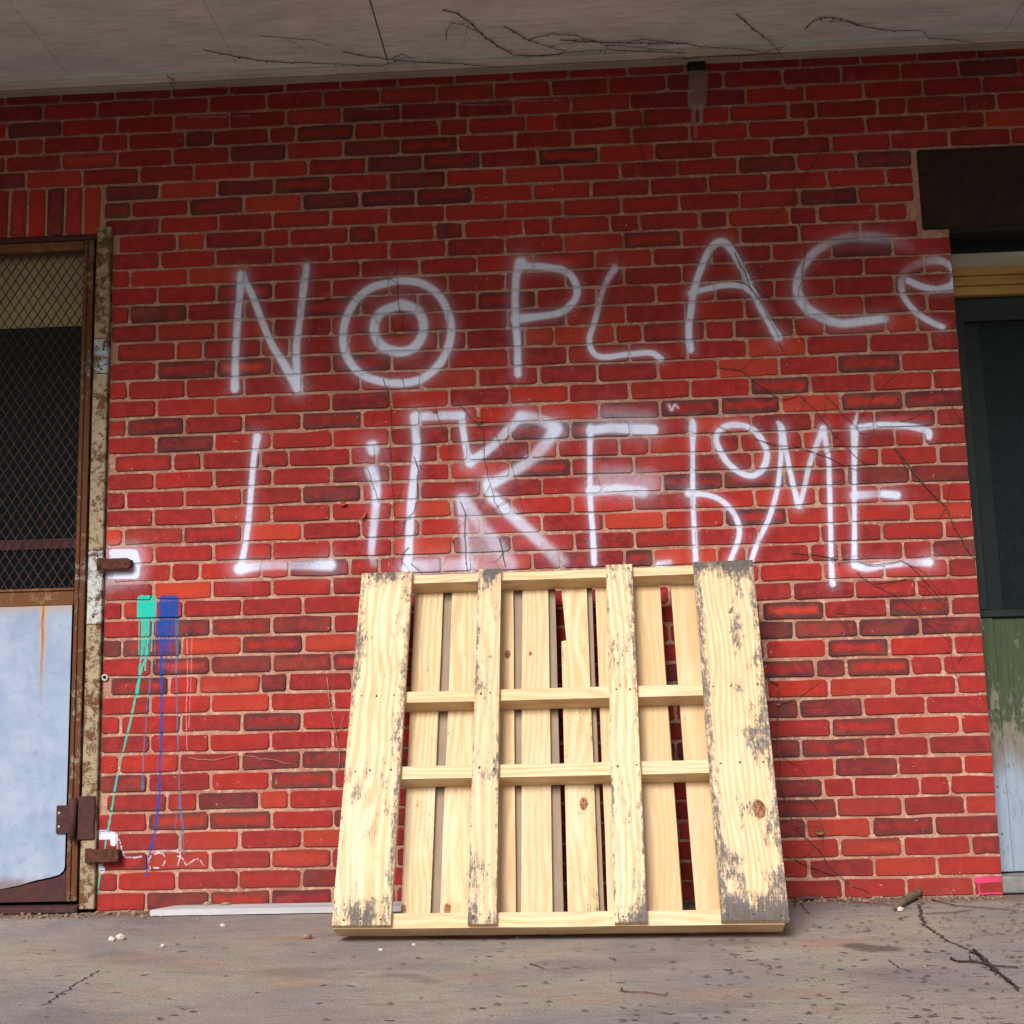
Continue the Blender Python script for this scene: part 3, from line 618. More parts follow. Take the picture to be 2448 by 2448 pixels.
def joints(r):
    """positions of the upright joints of one course, in pitches from the first joint"""
    if r in (4, 10, 16, 22, 28, 34, 40):
        off = .31 if r != 4 else .42
        js = []
        for m in range(-20, 22): js += [off + 1.5 * m, off + 1.5 * m + .485]
    else:
        odd = r % 2 == 1
        o = 0 if odd else .5
        if r in (1, 3, 5): o = .22 if r != 1 else .18
        if r in (2, 6): o = .86 if r == 2 else .61
        js = [o + m for m in range(-22, 20)]
        if r >= 7: o2 = 0
    return [j + rnd.gauss(0, .012) for j in js]
bricks = []       # (x0, x1, z0, z1, type)
def add_brick(x0, x1, z0, z1, vertical=False):
    if x1 - x0 < .03: return
    bricks.append([x0, x1, z0, z1, 0])
for r in range(-1, 46):
    zc = rowz(r); zt = (rowz(r) + rowz(r - 1)) / 2 - JT / 2; zb = max(.004, (rowz(r) + rowz(r + 1)) / 2 + JT / 2)
    if r == 45: zb = .004
    js = joints(r)
    for a, b_ in zip(js[:-1], js[1:]):
        x0, x1 = a * PIT + JT / 2 * rnd.uniform(.8, 1.3), b_ * PIT - JT / 2 * rnd.uniform(.8, 1.3)
        spans = [(x0, x1)]
        holes = []
        if zb < DZT - .02 and zt > .02 and r >= 10: holes.append((DX0, DX1 + .002))
        if 7 <= r <= 9: holes.append((DX0 - .09, -.206))
        if zb < RZT - .01: holes.append((RX0, RX1))
        if 2.185 < (zb + zt) / 2 < 2.50: holes.append((2.635, 3.86))
        for h0, h1 in holes:
            ns = []
            for s0, s1 in spans:
                if s1 <= h0 or s0 >= h1: ns.append((s0, s1)); continue
                if s0 < h0 - .02: ns.append((s0, h0 - (0 if h0 in (RX0, DX0) else .008)))
                if s1 > h1 + .02: ns.append((h1 + (0 if h1 in (RX1, DX1 + .002) else .008), s1))
            spans = ns
        for s0, s1 in spans:
            if s1 > -3.2 and s0 < 5.2: add_brick(s0, s1, zb, zt)
zt_, zb_ = rowz(7) + HC / 2 - JT / 2, DZT - .003
x = -.214
while x > DX0 - .09:                          # soldier course over the door
    bricks.append([x - .057, x, zb_, zt_, 0]); x -= .0668
for br in bricks:
    br[4] = 0
for mx, mz, t_ in MARKS:
    best = min(bricks, key=lambda q: abs((q[0] + q[1]) / 2 - mx) + 6 * abs((q[2] + q[3]) / 2 - mz)); best[4] = t_
for br in bricks:
    outside = br[1] < -.25 or br[0] > 2.75 or (br[3] < .98 and .85 < br[0] < 1.9)
    if br[4] == 0 and outside and rnd.random() < .16: br[4] = rnd.choice((1, 2))
# order by how large each shows in the photograph
def shows(br):
    x0, x1, z0, z1, _ = br
    P4 = np.array([(x0, 0, z0), (x1, 0, z0), (x1, 0, z1), (x0, 0, z1)]) - CO
    cc = P4 @ Rm; u = 966 + 3000 * cc[:, 0] / -cc[:, 2] * 1932 / 2448; v = 966 - 3000 * cc[:, 1] / -cc[:, 2] * 1932 / 2448
    if u.max() < 40 or u.min() > 1900 or v.max() < 40: return 0
    if u.min() > 690 and u.max() < 1430 and v.min() > 1090: return 0
    return (np.clip(u.max(), 0, 1932) - np.clip(u.min(), 0, 1932)) * (v.max() - v.min())
bricks.sort(key=shows, reverse=True)
def brick_mesh(br, ox, oz):
    x0, x1, z0, z1, ty = br; cx, cz = (x0 + x1) / 2, (z0 + z1) / 2; hx, hz = (x1 - x0) / 2, (z1 - z0) / 2
    rr = lambda: rnd.uniform(.003, .010)
    j = lambda s=.0011: rnd.gauss(0, s)
    pts = []
    for sx, sz in ((-1, -1), (1, -1), (1, 1), (-1, 1)):
        a, b_ = rr(), rr()
        if x1 > CRX - .004 and x1 < CRX + .02 and sx == 1: a = b_ = .002
        p1 = (sx * (hx - a), sz * hz + j()); p2 = (sx * hx + j(), sz * (hz - b_))
        pts += [p1, p2] if sx * sz < 0 else [p2, p1]
        if (sx, sz) == (1, -1) or (sx, sz) == (-1, 1): pass
    # order: start bottom-left going right
    bl, brr, tr, tl = pts[0:2], pts[2:4], pts[4:6], pts[6:8]
    outline = bl + [(rnd.uniform(-.2, .2) * hx, -hz + j(.0013))] + brr + tr + [(rnd.uniform(-.2, .2) * hx, hz + j(.0013))] + tl
    n = len(outline); pr = rnd.gauss(0, .0009); tl_ = rnd.gauss(0, .0006)
    vs_ = []
    for (px, pz) in outline:
        s_ = .0019; vs_.append((cx + px * (1 - s_ / hx) - ox, pr + tl_ * px / hx, cz + pz * (1 - s_ / hz) - oz))
    for (px, pz) in outline: vs_.append((cx + px - ox, pr + .0021, cz + pz - oz))
    for (px, pz) in outline: vs_.append((cx + px - ox, .03, cz + pz - oz))
    fs = [tuple(range(n))]
    for l in range(2):
        for i in range(n):
            k = (i + 1) % n; fs.append((l * n + i, (l + 1) * n + i, (l + 1) * n + k, l * n + k))
    loc = [(p[0], p[1], 0) for p in outline] * 3
    return vs_, fs, loc, (hx, hz, 0), (ty, rnd.random(), rnd.random() ** 2)
def set_attr(me, name, data):
    a = me.attributes.new(name, 'FLOAT_VECTOR', 'POINT'); a.data.foreach_set('vector', np.array(data, np.float32).ravel())
def make_bricks(lst, name, single):
    V, F, LO, SZ, TY = [], [], [], [], []
    for br in lst:
        ox, oz = ((br[0] + br[1]) / 2, (br[2] + br[3]) / 2) if single else (1.2, 0)
        v, f, lo, sz, ty = brick_mesh(br, ox, oz)
        if single:
            me = bpy.data.meshes.new(name); me.from_pydata(v, [], f); set_attr(me, 'blocal', lo); set_attr(me, 'bsize', [sz] * len(v)); set_attr(me, 'btype', [ty] * len(v))
            me.materials.append(M_brick); o = bpy.data.objects.new(name, me); col.objects.link(o); o.parent = wall; o.location = (ox - 1.2, 0, oz)
        else:
            n = len(V); V += v; F += [tuple(i + n for i in q) for q in f]; LO += lo; SZ += [sz] * len(v); TY += [ty] * len(v)
    if not single:
        me = bpy.data.meshes.new(name); me.from_pydata(V, [], F); set_attr(me, 'blocal', LO); set_attr(me, 'bsize', SZ); set_attr(me, 'btype', TY)
        me.materials.append(M_brick); o = bpy.data.objects.new(name, me); col.objects.link(o); o.parent = wall; tag(o, kind='stuff')
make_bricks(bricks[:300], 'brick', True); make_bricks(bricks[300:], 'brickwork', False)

# small parts of the wall: lintel plate, drain stub, wall plug
p = MB(); p.box(2.648 - 1.2, 3.85 - 1.2, -.006, .19, 2.200, 2.488, .006)
o = p.build('lintel', M_lintel, wall); o['label'] = 'dark rust-brown lintel over the right-hand opening'
p = MB(); p.box(CRX + .002 - 1.2, RX1 - .002 - 1.2, -.002, .195, 2.1835, 2.1990); p.box(CRX + .002 - 1.2, RX1 - .002 - 1.2, .10, .195, 2.1415, 2.1830)  # added black strips, painted shade for the gap under the lintel
o = p.build('lintel_gap_shade', M_black, wall)
p = MB(); a = W(198, 1278)
for k in range(12):
    t0, t1 = 2 * math.pi * k / 12, 2 * math.pi * (k + 1) / 12
    q = lambda r_, t_, y: (a[0] - 1.2 + r_ * math.cos(t_), y, a[2] + r_ * math.sin(t_))
    p.add([q(.011, t0, -.004), q(.011, t1, -.004), q(.0065, t1, -.004), q(.0065, t0, -.004), q(.011, t0, .004), q(.011, t1, .004), q(.0065, t1, .004), q(.0065, t0, .004)],
          [(0, 1, 2, 3), (0, 4, 5, 1), (3, 2, 6, 7)])
p.build('wall_grommet', M_peb, wall)
p = MB(); p.tube([(a[0] - 1.2, -.0005, a[2]), (a[0] - 1.2, .005, a[2])], .0066, 10); p.build('wall_hole', M_black, wall)
vent = tag(empty('drain_stub', (1.908, 0, 2.835)), 'short black drain stub poking out just under the eave above the pale streak', 'drain')
p = MB(); p.box(-.030, .030, -.022, .02, -.014, .014, .005); p.build('outlet', M_black, vent)
p = MB()
for _ in range(7): p.blob((rnd.uniform(-.03, .03), -.012, rnd.uniform(-.018, -.004)), (.009, .008, .007))
p.build('tar_crust', M_black, vent)

# ------------------------------------------------------------------ roof overhang
roof = tag(empty('roof_overhang', (1.2, 0, 2.85)), 'grey panelled soffit of the roof overhang running along the top of the wall', 'roof')
OVER = -1.7  # depth out of view, set for the shade it casts down the wall
xs = [-4.5, -1.6, -.30, .305, .829, 2.95, 4.3, 6.5]
for i in range(len(xs) - 1):
    p = MB(); s_ = .0025 if xs[i] == .829 else .001
    e_ = .0025 if xs[i + 1] == .829 else .001
    p.box(xs[i] + s_ - 1.2, xs[i + 1] - e_ - 1.2, OVER, -.078, .013 + rnd.uniform(0, .0015), .030); p.build('soffit_panel', M_soffit, roof)
p = MB(); p.box(-5.7, 5.3, OVER, -.05, .034, .06); p.box(-5.7, 5.3, OVER, 2.0, .16, .24); p.build('roof_deck', M_roof, roof)
p = MB(); p.box(-5.7, 5.3, OVER - .03, OVER - .002, -.03, .26); p.build('fascia', M_trim2, roof)
bx = [-4.5, W(330, 150)[0], 3.35, 6.5]
for i in range(3):
    p = MB(); x0, x1 = bx[i] + .001 - 1.2, bx[i + 1] - .001 - 1.2
    p.box(x0, x1, -.082, -.040, 0, .032, .002); p.build('trim_board', M_trim, roof)
    p = MB(); p.box(x0, x1, -.0395, .03, -.006, .03, .002); o = p.build('trim_board', M_trim2, roof); o['label'] = 'greyer inner trim strip'

# ------------------------------------------------------------------ metal door on the left
door = tag(empty('metal_door', (-.68, .03, .03)), 'rusty steel-framed door with diamond mesh above a pale blue sheet panel', 'door')
def D(p): return p
dx, dy, dz = -.68, .03, .03
def dbox(mb, x0, x1, y0, y1, z0, z1, ch=.002): mb.box(x0 - dx, x1 - dx, y0 - dy, y1 - dy, z0 - dz, z1 - dz, ch); return mb
for x0, x1 in ((-.272, -.236), (-1.12, -1.084)):
    dbox(MB(), x0, x1, .010, .045, .035, 2.295).build('stile', M_stile, door)
    dbox(MB(), x0 + (.004 if x0 > -1 else .020), x1 - (.020 if x0 > -1 else .004), .004, .0098, .035, 2.295, .0015).build('glazing_bar', M_stile, door)
dbox(MB(), -1.083, -.273, .012, .045, 2.262, 2.295).build('top_rail', M_rail, door)
p = MB(); dbox(p, -1.083, -.273, .012, .045, 1.004, 1.062, .004); dbox(p, -1.083, -.273, .006, .0118, 1.004, 1.012, .001); dbox(p, -1.083, -.273, .006, .0118, 1.054, 1.062, .001)
p.build('middle_rail', M_rail, door)
p = MB(); p.prism([(x - dx, z - dz) for x, z in ((-1.083, .035), (-.273, .035), (-.273, .135), (-.285, .120), (-.30, .112), (-.33, .105), (-.37, .098), (-.45, .080), (-1.083, .078))], .012 - dy, .045 - dy)
p.build('bottom_rail', M_rust2, door)
p = MB(); p.prism([(x - dx, z - dz) for x, z in ((-1.083, .088), (-.50, .076), (-.43, .088), (-.37, .104), (-.325, .112), (-.295, .120), (-.281, .132), (-.277, .146), (-.277, 1.003), (-1.083, 1.003))], .008 - dy, .011 - dy)
p.build('sheet_panel', M_sheet, door)
# expanded metal
p = MB(); CW, CH = .0335, .0515; z0, z1 = 1.058, 2.266; xr = -.274; nc, nr = int(.81 / CW), int((z1 - z0) / CH) + 1
def strand(a_, b_):
    a_, b_ = Vector(a_), Vector(b_); d = (b_ - a_).normalized(); s_ = Vector((d.z, 0, -d.x)) * .0013; y = Vector((0, .0014, 0)); 
    p.add([a_ - s_, b_ - s_, b_ + s_, a_ + s_, a_ - s_ + y * 2, b_ - s_ + y * 2, b_ + s_ + y * 2, a_ + s_ + y * 2], [(0, 1, 2, 3), (0, 4, 5, 1), (3, 2, 6, 7), (4, 7, 6, 5)])
for i in range(nc + 1):
    for k in range(nr):
        x_ = xr - i * CW; za = z0 + k * CH; zm = min(za + CH / 2, z1); zt2 = min(za + CH, z1)
        for sx in (-1, 1):
            xe = x_ + sx * CW / 2
            if xe > xr or xe < -1.083: continue
            strand((x_ - dx, .030 - dy, za - dz), (xe - dx, .0305 - dy, zm - dz))
            if zt2 > zm: strand((xe - dx, .0305 - dy, zm - dz), (x_ - dx, .030 - dy, zt2 - dz))
p.build('diamond_mesh', M_wire, door)
dbox(MB(), -1.083, -.273, .075, .080, 1.03, 2.00, 0).build('glass', M_glass, door)
dbox(MB(), -1.083, -.273, .070, .085, 2.002, 2.29, 0).build('beige_panel', M_beige, door)
dbox(MB(), -1.083, -.273, .070, .082, .997, 1.029, 0).build('glass_bar', M_rust2, door)
dbox(MB(), -1.083, -.273, .066, .0745, 1.205, 1.240, 0).build('glass_bar', M_rust2, door)
# hinge: leaf on the door, barrel, leaf on the post (knuckled together)
hinge = MB(); dbox(hinge, -.307, -.262, -.001, .0075, .252, .342, .0015); hl = hinge.build('hinge', M_rust2, door); hl['label'] = 'dark rusty hinge at the bottom of the door'
p = MB(); p.tube([(-.245 - dx, -.012 - dy, .235 - dz), (-.245 - dx, -.012 - dy, .365 - dz)], .012, 10); p.build('barrel', M_rust2, hl)
p = MB(); dbox(p, -.262, -.238, -.010, -.002, .238, .360, .002); p.build('knuckle_plate', M_rust2, hl)
p = MB()
for zz in (.274, .318): p.blob((-.297 - dx, -.0015 - dy, zz - dz), (.004, .002, .004))
p.build('screws', M_peb, hl)
# door frame
fr = tag(empty('door_frame', (-.66, .0, 0)), 'flaking khaki steel frame post round the mesh door, with rusty straps', 'door frame')
fx = -.66
def fbox(x0, x1, y0, y1, z0, z1, ch=.003): return MB().box(x0 - fx, x1 - fx, y0, y1, z0, z1, ch)
fbox(-.2175, -.167, -.016, .06, .012, 2.333).build('post', M_post, fr)
fbox(-1.19, -1.139, -.016, .06, .012, 2.333).build('post', M_post, fr)
fbox(-1.138, -.2185, .010, .06, 2.298, 2.317).build('header', M_rust2, fr)
fbox(-1.138, -.2185, -.03, .10, .003, .022).build('threshold', M_rust2, fr)
pl_ = MB(); pl_.box(-.226 - fx, -.170 - fx, -.0235, -.0165, .232, .372, .003)
o = pl_.build('hinge_leaf', M_rust2, fr)
for zz in (1.80, 1.925, 1.185, .935):
    fbox(-.2185, -.166, -.0175, -.0155, zz - .0012, zz + .0012, 0).build('weld_seam', M_rust, fr)
p = MB()
for xx, zz in ((-.196, 1.826), (-.188, 1.815), (-.183, 1.885), (-.185, 1.165), (-.195, .96)): p.blob((xx - fx, -.0165, zz), (.005, .004, .005))
p.build('bolts', M_rust, fr)
def strap(px0, px1, pyc, hh, th, label, round_=True):
    a0, a1 = W(px0, pyc), W(px1, pyc); zc = a0[2]; x0, x1 = a0[0] - fx, a1[0] - fx; pts = [(x0, -hh), (x0, hh)]
    if round_: pts += [(x1 - hh + hh * math.cos(t_), hh * math.sin(t_)) for t_ in np.linspace(1.35, -1.35, 9)]
    else: pts += [(x1 - .006, hh * .95), (x1, hh * .7), (x1, -hh * .75), (x1 - .006, -hh)]
    s_ = MB(); s_.prism([(q[0], zc + q[1] + rnd.gauss(0, .0006)) for q in reversed(pts)], -.020 - th, -.0195, .0015)
    o = s_.build('strap', M_rust, fr); o['label'] = label
    q = MB(); q.tube([(x0 + .004, -.02, zc - hh), (x0 + .004, -.02, zc + hh * 1.1)], .010, 9); q.build('strap_eye', M_rust, o)
    q = MB(); q.blob((x1 - hh, -.020 - th, zc), (.006, .004, .006)); q.tube([(x1 - hh, -.012, zc), (x1 - hh, .012, zc)], .007, 8); q.build('strap_bolt', M_rust2, o)
    q = MB(); q.box(x1 - hh * 1.4, x1 - .002, -.020, .002, zc - hh * .7, zc + hh * .7, .002); q.build('strap_foot', M_rust, o)
strap(190, 252, 1066, .0185, .006, 'rusty strap on the white painted patch')
strap(168, 230, 1613, .0205, .012, 'square-ended rusty strap near the ground', False)

# ------------------------------------------------------------------ boarded opening on the right
rw = tag(empty('boarded_doorway', (3.24, .10, 0)), 'dark screened doorway at the right edge with yellow head moulding and peeling green boards', 'doorway')
def rbox(name, x0, x1, y0, y1, z0, z1, mat, ch=.002, label=None, par=None):
    o = MB().box(x0 - 3.24, x1 - 3.24, y0 - .1, y1 - .1, z0, z1, ch).build(name, mat, par or rw)
    if label: o['label'] = label
    return o
rbox('head_board', 2.737, 3.748, .085, .12, 2.085, 2.140, M_trim2, label='grey weathered head board')
for zz0, zz1, yy in ((2.055, 2.084, .070), (2.035, 2.0545, .078), (2.018, 2.0345, .066), (1.985, 2.0175, .074)):
    rbox('moulding', 2.737, 3.748, yy, .12, zz0, zz1, M_yellow, label='ochre yellow moulding strip')
rbox('frame_head', 2.737, 3.748, .10, .14, 1.90, 1.984, M_gframe)
rbox('frame_stile', 2.755, 2.790, .092, .14, .905, 1.90, M_gframe); rbox('frame_stile', 3.70, 3.735, .092, .14, .905, 1.90, M_gframe)
rbox('frame_sill', 2.755, 3.735, .092, .14, .880, .904, M_gframe)
rbox('glass', 2.791, 3.70, .150, .156, .90, 1.90, M_glass, 0)
rbox('mullion', 2.792, 2.852, .128, .148, .905, 1.899, M_gframe, label='green board behind the insect screen')
s_ = MB(); st_ = .0055
xx = 2.791
while xx < 3.70: s_.box(xx - 3.24, xx + .0011 - 3.24, .011, .0118, .905, 1.899); xx += st_
zz = .906
while zz < 1.899: s_.box(2.791 - 3.24, 3.70 - 3.24, .0122, .013, zz, zz + .0011); zz += st_
s_.build('insect_screen', simple('screen_wire', (.008, .016, .020), (.014, .026, .032), 40, .5), rw, fix=False)
rbox('board', 2.737, 2.806, .098, .13, .06, .878, M_board, label='mossy peeling green board bleached blue-grey at the foot'); rbox('board', 2.8075, 2.95, .104, .13, .06, .878, M_board)
rbox('board', 2.951, 3.35, .101, .13, .06, .878, M_board); rbox('board', 3.351, 3.748, .104, .13, .06, .878, M_board)
for zz in (.70, .52, .33, .18):
    o = MB(); o.blob((2.772 - 3.24 + rnd.uniform(-.01, .01), -.0025, zz), (.004, .002, .004)); o.build('nail', M_nail, rw)
rbox('sill', 2.7365, 3.748, .02, .15, .004, .055, simple('sill_concrete', (.22, .21, .20), (.12, .13, .12), 30, .9), .004)

# ------------------------------------------------------------------ wooden pallet leaning on the wall
PX, PYY, PTH, PYAW = .732, -.545, .4742, -.036
LEN, WID, DEP = 1.138, 1.221, .119
pal = tag(empty('wooden_pallet', (PX, PYY, 0)), 'pale pine pallet with black scuff marks leaning against the brick wall', 'pallet')
pal.rotation_euler = (Matrix.Rotation(PYAW, 3, 'Z') @ Matrix.Rotation(-PTH, 3, 'X')).to_euler()
Mp = Matrix.Translation((PX, PYY, 0)) @ Matrix.Rotation(PYAW, 4, 'Z') @ Matrix.Rotation(-PTH, 4, 'X'); Mi = Mp.inverted()
def PL(px, py, yl):                        # photo point to a point on the pallet plane at local depth yl
    o_ = Mi @ Vector(CO); d_ = Mi.to_3x3() @ Vector(ray(px, py)); t_ = (yl - o_.y) / d_.y; q = o_ + d_ * t_; return q.x, q.z
def board(name, poly, y0, y1, mat=M_wood, horiz=False, stain=0.0, hue=0.0, knot=(9, 9, 0), label=None, ch=.0018):
    xs_ = [q[0] for q in poly]; zs_ = [q[1] for q in poly]; cx, cz = (min(xs_) + max(xs_)) / 2, (min(zs_) + max(zs_)) / 2
    hx, hz = (max(xs_) - min(xs_)) / 2, (max(zs_) - min(zs_)) / 2
    m_ = MB(); m_.prism([(q[0] - cx, q[1] - cz) for q in poly], y0 - (y0 + y1) / 2, y1 - (y0 + y1) / 2, ch)
    o = m_.build(name, mat, pal); o.location = (cx, (y0 + y1) / 2, cz)
    if horiz: lo = [(v.co.z, v.co.x, 0) for v in o.data.vertices]; sz = (hz, hx, 0)
    else: lo = [(v.co.x, v.co.z, 0) for v in o.data.vertices]; sz = (hx, hz, 0)
    set_attr(o.data, 'blocal', lo); set_attr(o.data, 'bsize', [sz] * len(lo))
    o['stain'] = float(stain); o['hue'] = float(hue); o['knot'] = [float(k_) for k_ in knot]
    if label: o['label'] = label
    return o
def quad(l0, r0, z0, l1, r1, z1, j=.0006):
    """bottom and top extents of a slightly uneven board"""
    q = []
    n = 5
    for i in range(n): t_ = i / (n - 1); q.append((l0 + (l1 - l0) * t_ + rnd.gauss(0, j), z0 + (z1 - z0) * t_))
    for i in reversed(range(n)): t_ = i / (n - 1); q.append((r0 + (r1 - r0) * t_ + rnd.gauss(0, j), z0 + (z1 - z0) * t_))
    return list(reversed(q))
YFB = -DEP
def xat(px, py, yl): return PL(px, py, yl)[0]
fb = []
for (tl, tr, bl_, br_, st_, hu, kn, lab) in (
    ((683, 1080), (778, 1078), (625, 1750), (737, 1750), .34, .15, (9, 9, 0), 'wide left front board with dark scuffed edges'),
    ((902, 1075), (945, 1073), (882, 1746), (937, 1745), .36, .0, (9, 9, 0), 'narrow front board with a black top end'),
    ((1143, 1066), (1193, 1065), (1160, 1742), (1222, 1742), .33, .05, (9, 9, 0), 'narrow front board right of centre'),
    ((1307, 1058), (1420, 1055), (1362, 1745), (1490, 1742), .58, .30, (.035, -.26, .017), 'wide right front board with a large knot and heavy scuffs')):
    a_, b_, c_, d_ = PL(*bl_, YFB), PL(*br_, YFB), PL(*tl, YFB), PL(*tr, YFB)
    fb.append((board('front_board', quad(a_[0], b_[0], -.002, c_[0], d_[0], LEN), YFB, YFB + .018, stain=st_, hue=hu, knot=kn, label=lab), a_, b_, c_, d_))
YS = YFB + .0185
st_z = []
for (pt, pb, hu) in ((1072, 1092, .1), (1298, 1319, .35), (1440, 1464, .25), (1720, 1746, .45)):
    zt2 = PL(1050, pt, YS)[1]; zb2 = PL(1050, pb, YS)[1]; st_z.append((zb2, zt2))
st_z[0] = (st_z[0][0], LEN - .004); st_z[3] = (-.006, st_z[3][1])
for i, (zb2, zt2) in enumerate(st_z):
    xl, xrr = .012, WID - .010
    if i in (0, 1, 2): xl = .10; xrr = WID - .05
    if i == 3: xl = .004; xrr = WID - .004
    n = 8; pts = [(xl + (xrr - xl) * k / n, zb2 + rnd.gauss(0, .0004)) for k in range(n + 1)] + [(xrr - (xrr - xl) * k / n, zt2 + rnd.gauss(0, .0004)) for k in range(n + 1)]
    kn = ((.0, .16, .010) if i == 2 else (9, 9, 0))
    board('stringer', pts, YS, YS + .062, horiz=True, hue=.25 + .15 * (i % 2), knot=kn)
YD = YS + .0625
def pxx(px, py, y=YD): return xat(px, py, y)
slats = [((960, 2158), (1030, 2158), (985, 1578), (1053, 1578), .15, .15, (-.022, -.50, .008)),
         ((1053, 2158), (1120, 2158), (1075, 1578), (1140, 1578), .12, .1, (-.012, -.50, .010)),
         ((1187, 2158), (1232, 2158), (1192, 1578), (1228, 1578), .05, .5, (-.004, .30, .009)),
         ((1246, 2158), (1320, 2158), (1248, 1578), (1313, 1578), .08, .0, (-.02, .30, .005)),
         ((1357, 2158), (1431, 2158), (1343, 1578), (1409, 1578), .20, .1, (.012, -.20, .012)),
         ((1452, 2158), (1530, 2158), (1430, 1578), (1490, 1578), .10, .35, (9, 9, 0)),
         ((1545, 2158), (1630, 2158), (1500, 1520), (1586, 1520), .0, .8, (9, 9, 0)),
         ((1662, 2158), (1760, 2158), (1612, 1520), (1690, 1520), .06, .85, (9, 9, 0))]
K_ = 1932 / 2448
def ext(p0, p1, z):                        # line through two local points evaluated at z
    t_ = (z - p0[1]) / (p1[1] - p0[1]); return p0[0] + (p1[0] - p0[0]) * t_
for i, (a_, b_, c_, d_, st_, hu, kn) in enumerate(slats):
    q = [PL(x * K_, y * K_, YD) for x, y in (a_, b_, c_, d_)]
    z0, z1 = .0, LEN - .003
    l0, l1, r0, r1 = ext(q[0], q[2], z0), ext(q[0], q[2], z1), ext(q[1], q[3], z0), ext(q[1], q[3], z1)
    poly = quad(l0, r0, z0, l1, r1, z1)
    if i == 4:                                # the slat with a long splinter broken off its left edge
        zn0, zn1 = PL(1050, 1210, YD)[1], PL(1050, 1110, YD)[1]
        lz = lambda z: l0 + (l1 - l0) * (z - z0) / (z1 - z0)
        poly = [(r0, z0), (r1, z1), (lz(z1) + .006, z1), (lz(zn1) + .004, zn1), (lz(zn0) + .016, zn0 + .004), (lz(zn0), zn0), (l0, z0)]
        poly = list(reversed(poly)); poly = list(reversed(poly))
    board('slat', poly, YD, YD + .016, stain=st_ * .85, hue=.35 + hu * .65, knot=kn, label=('slat with a long splinter broken out of its left edge' if i == 4 else None))
YG = YD + .0165
for a_, b_, c_, d_ in (((1020, 2158), (1062, 2158), (1045, 1578), (1080, 1578)), ((1222, 2158), (1255, 2158), (1220, 1578), (1252, 1578)),
                       ((1312, 2158), (1346, 2158), (1306, 1578), (1331, 1578)), ((1424, 2158), (1444, 2158), (1402, 1578), (1421, 1578)),
                       ((1622, 2158), (1633, 2158), (1580, 1578), (1591, 1578))):
    q = [PL(x * K_, y * K_, YG) for x, y in (a_, b_, c_, d_)]; z0, z1 = .0, LEN - .006
    board('back_slat', quad(ext(q[0], q[2], z0), ext(q[1], q[3], z0), z0, ext(q[0], q[2], z1), ext(q[1], q[3], z1), z1), YG, DEP * 0 - .001, mat=M_grey)
for k in (0, WID - .10):                     # outer slats hidden behind the wide front boards keep the pallet whole
    board('slat', quad(k + .004, k + .085, .002, k + .004, k + .085, LEN - .004), YD, YD + .016, hue=.4)
# nails
for (o, a_, b_, c_, d_) in fb:
    m_ = MB(); w0 = b_[0] - a_[0]; nn = 3 if w0 > .13 else 2
    for (zb2, zt2) in st_z:
        zc = (zb2 + zt2) / 2
        for k in range(nn):
            t_ = (zc - a_[1]) / (c_[1] - a_[1]); l = a_[0] + (c_[0] - a_[0]) * t_; r_ = b_[0] + (d_[0] - b_[0]) * t_
            xx = l + (r_ - l) * ((k + .5) / nn) + rnd.gauss(0, .006)
            m_.tube([(xx - o.location.x, -.0100, zc - o.location.z + rnd.gauss(0, .004)), (xx - o.location.x, -.0085, zc - o.location.z + rnd.gauss(0, .0005))], .0030, 6)
    tag(m_.build('nails', M_nail, o), kind='stuff')

# ------------------------------------------------------------------ pale board on the ground
q0, q1 = G(283, 1733), G(312, 1706, .02)
bd = tag(empty('loose_board', (.05, -.11, 0)), 'pale grey painted board lying on the slab along the foot of the wall', 'board')
p = MB(); nb = 9; L_ = .92
poly = [(0, 0), (L_, 0), (L_, .085), (.075, .090), (.05, .08)]
vs_ = [(x, y, .003) for x, y in poly] + [(x, y, .021) for x, y in poly]; n = len(poly)
p.add(vs_, [tuple(reversed(range(n))), tuple(range(n, 2 * n))] + [(i, (i + 1) % n, n + (i + 1) % n, n + i) for i in range(n)])
p.build('plank', M_plank, bd); bd.rotation_euler = (0, 0, .0)
for q_, r_ in (((.155, .083, .025), (.015, .009, .008)), ((.22, .075, .024), (.018, .010, .006))):
    MB().blob(q_, r_).build('paint_crumb', M_beige, bd)

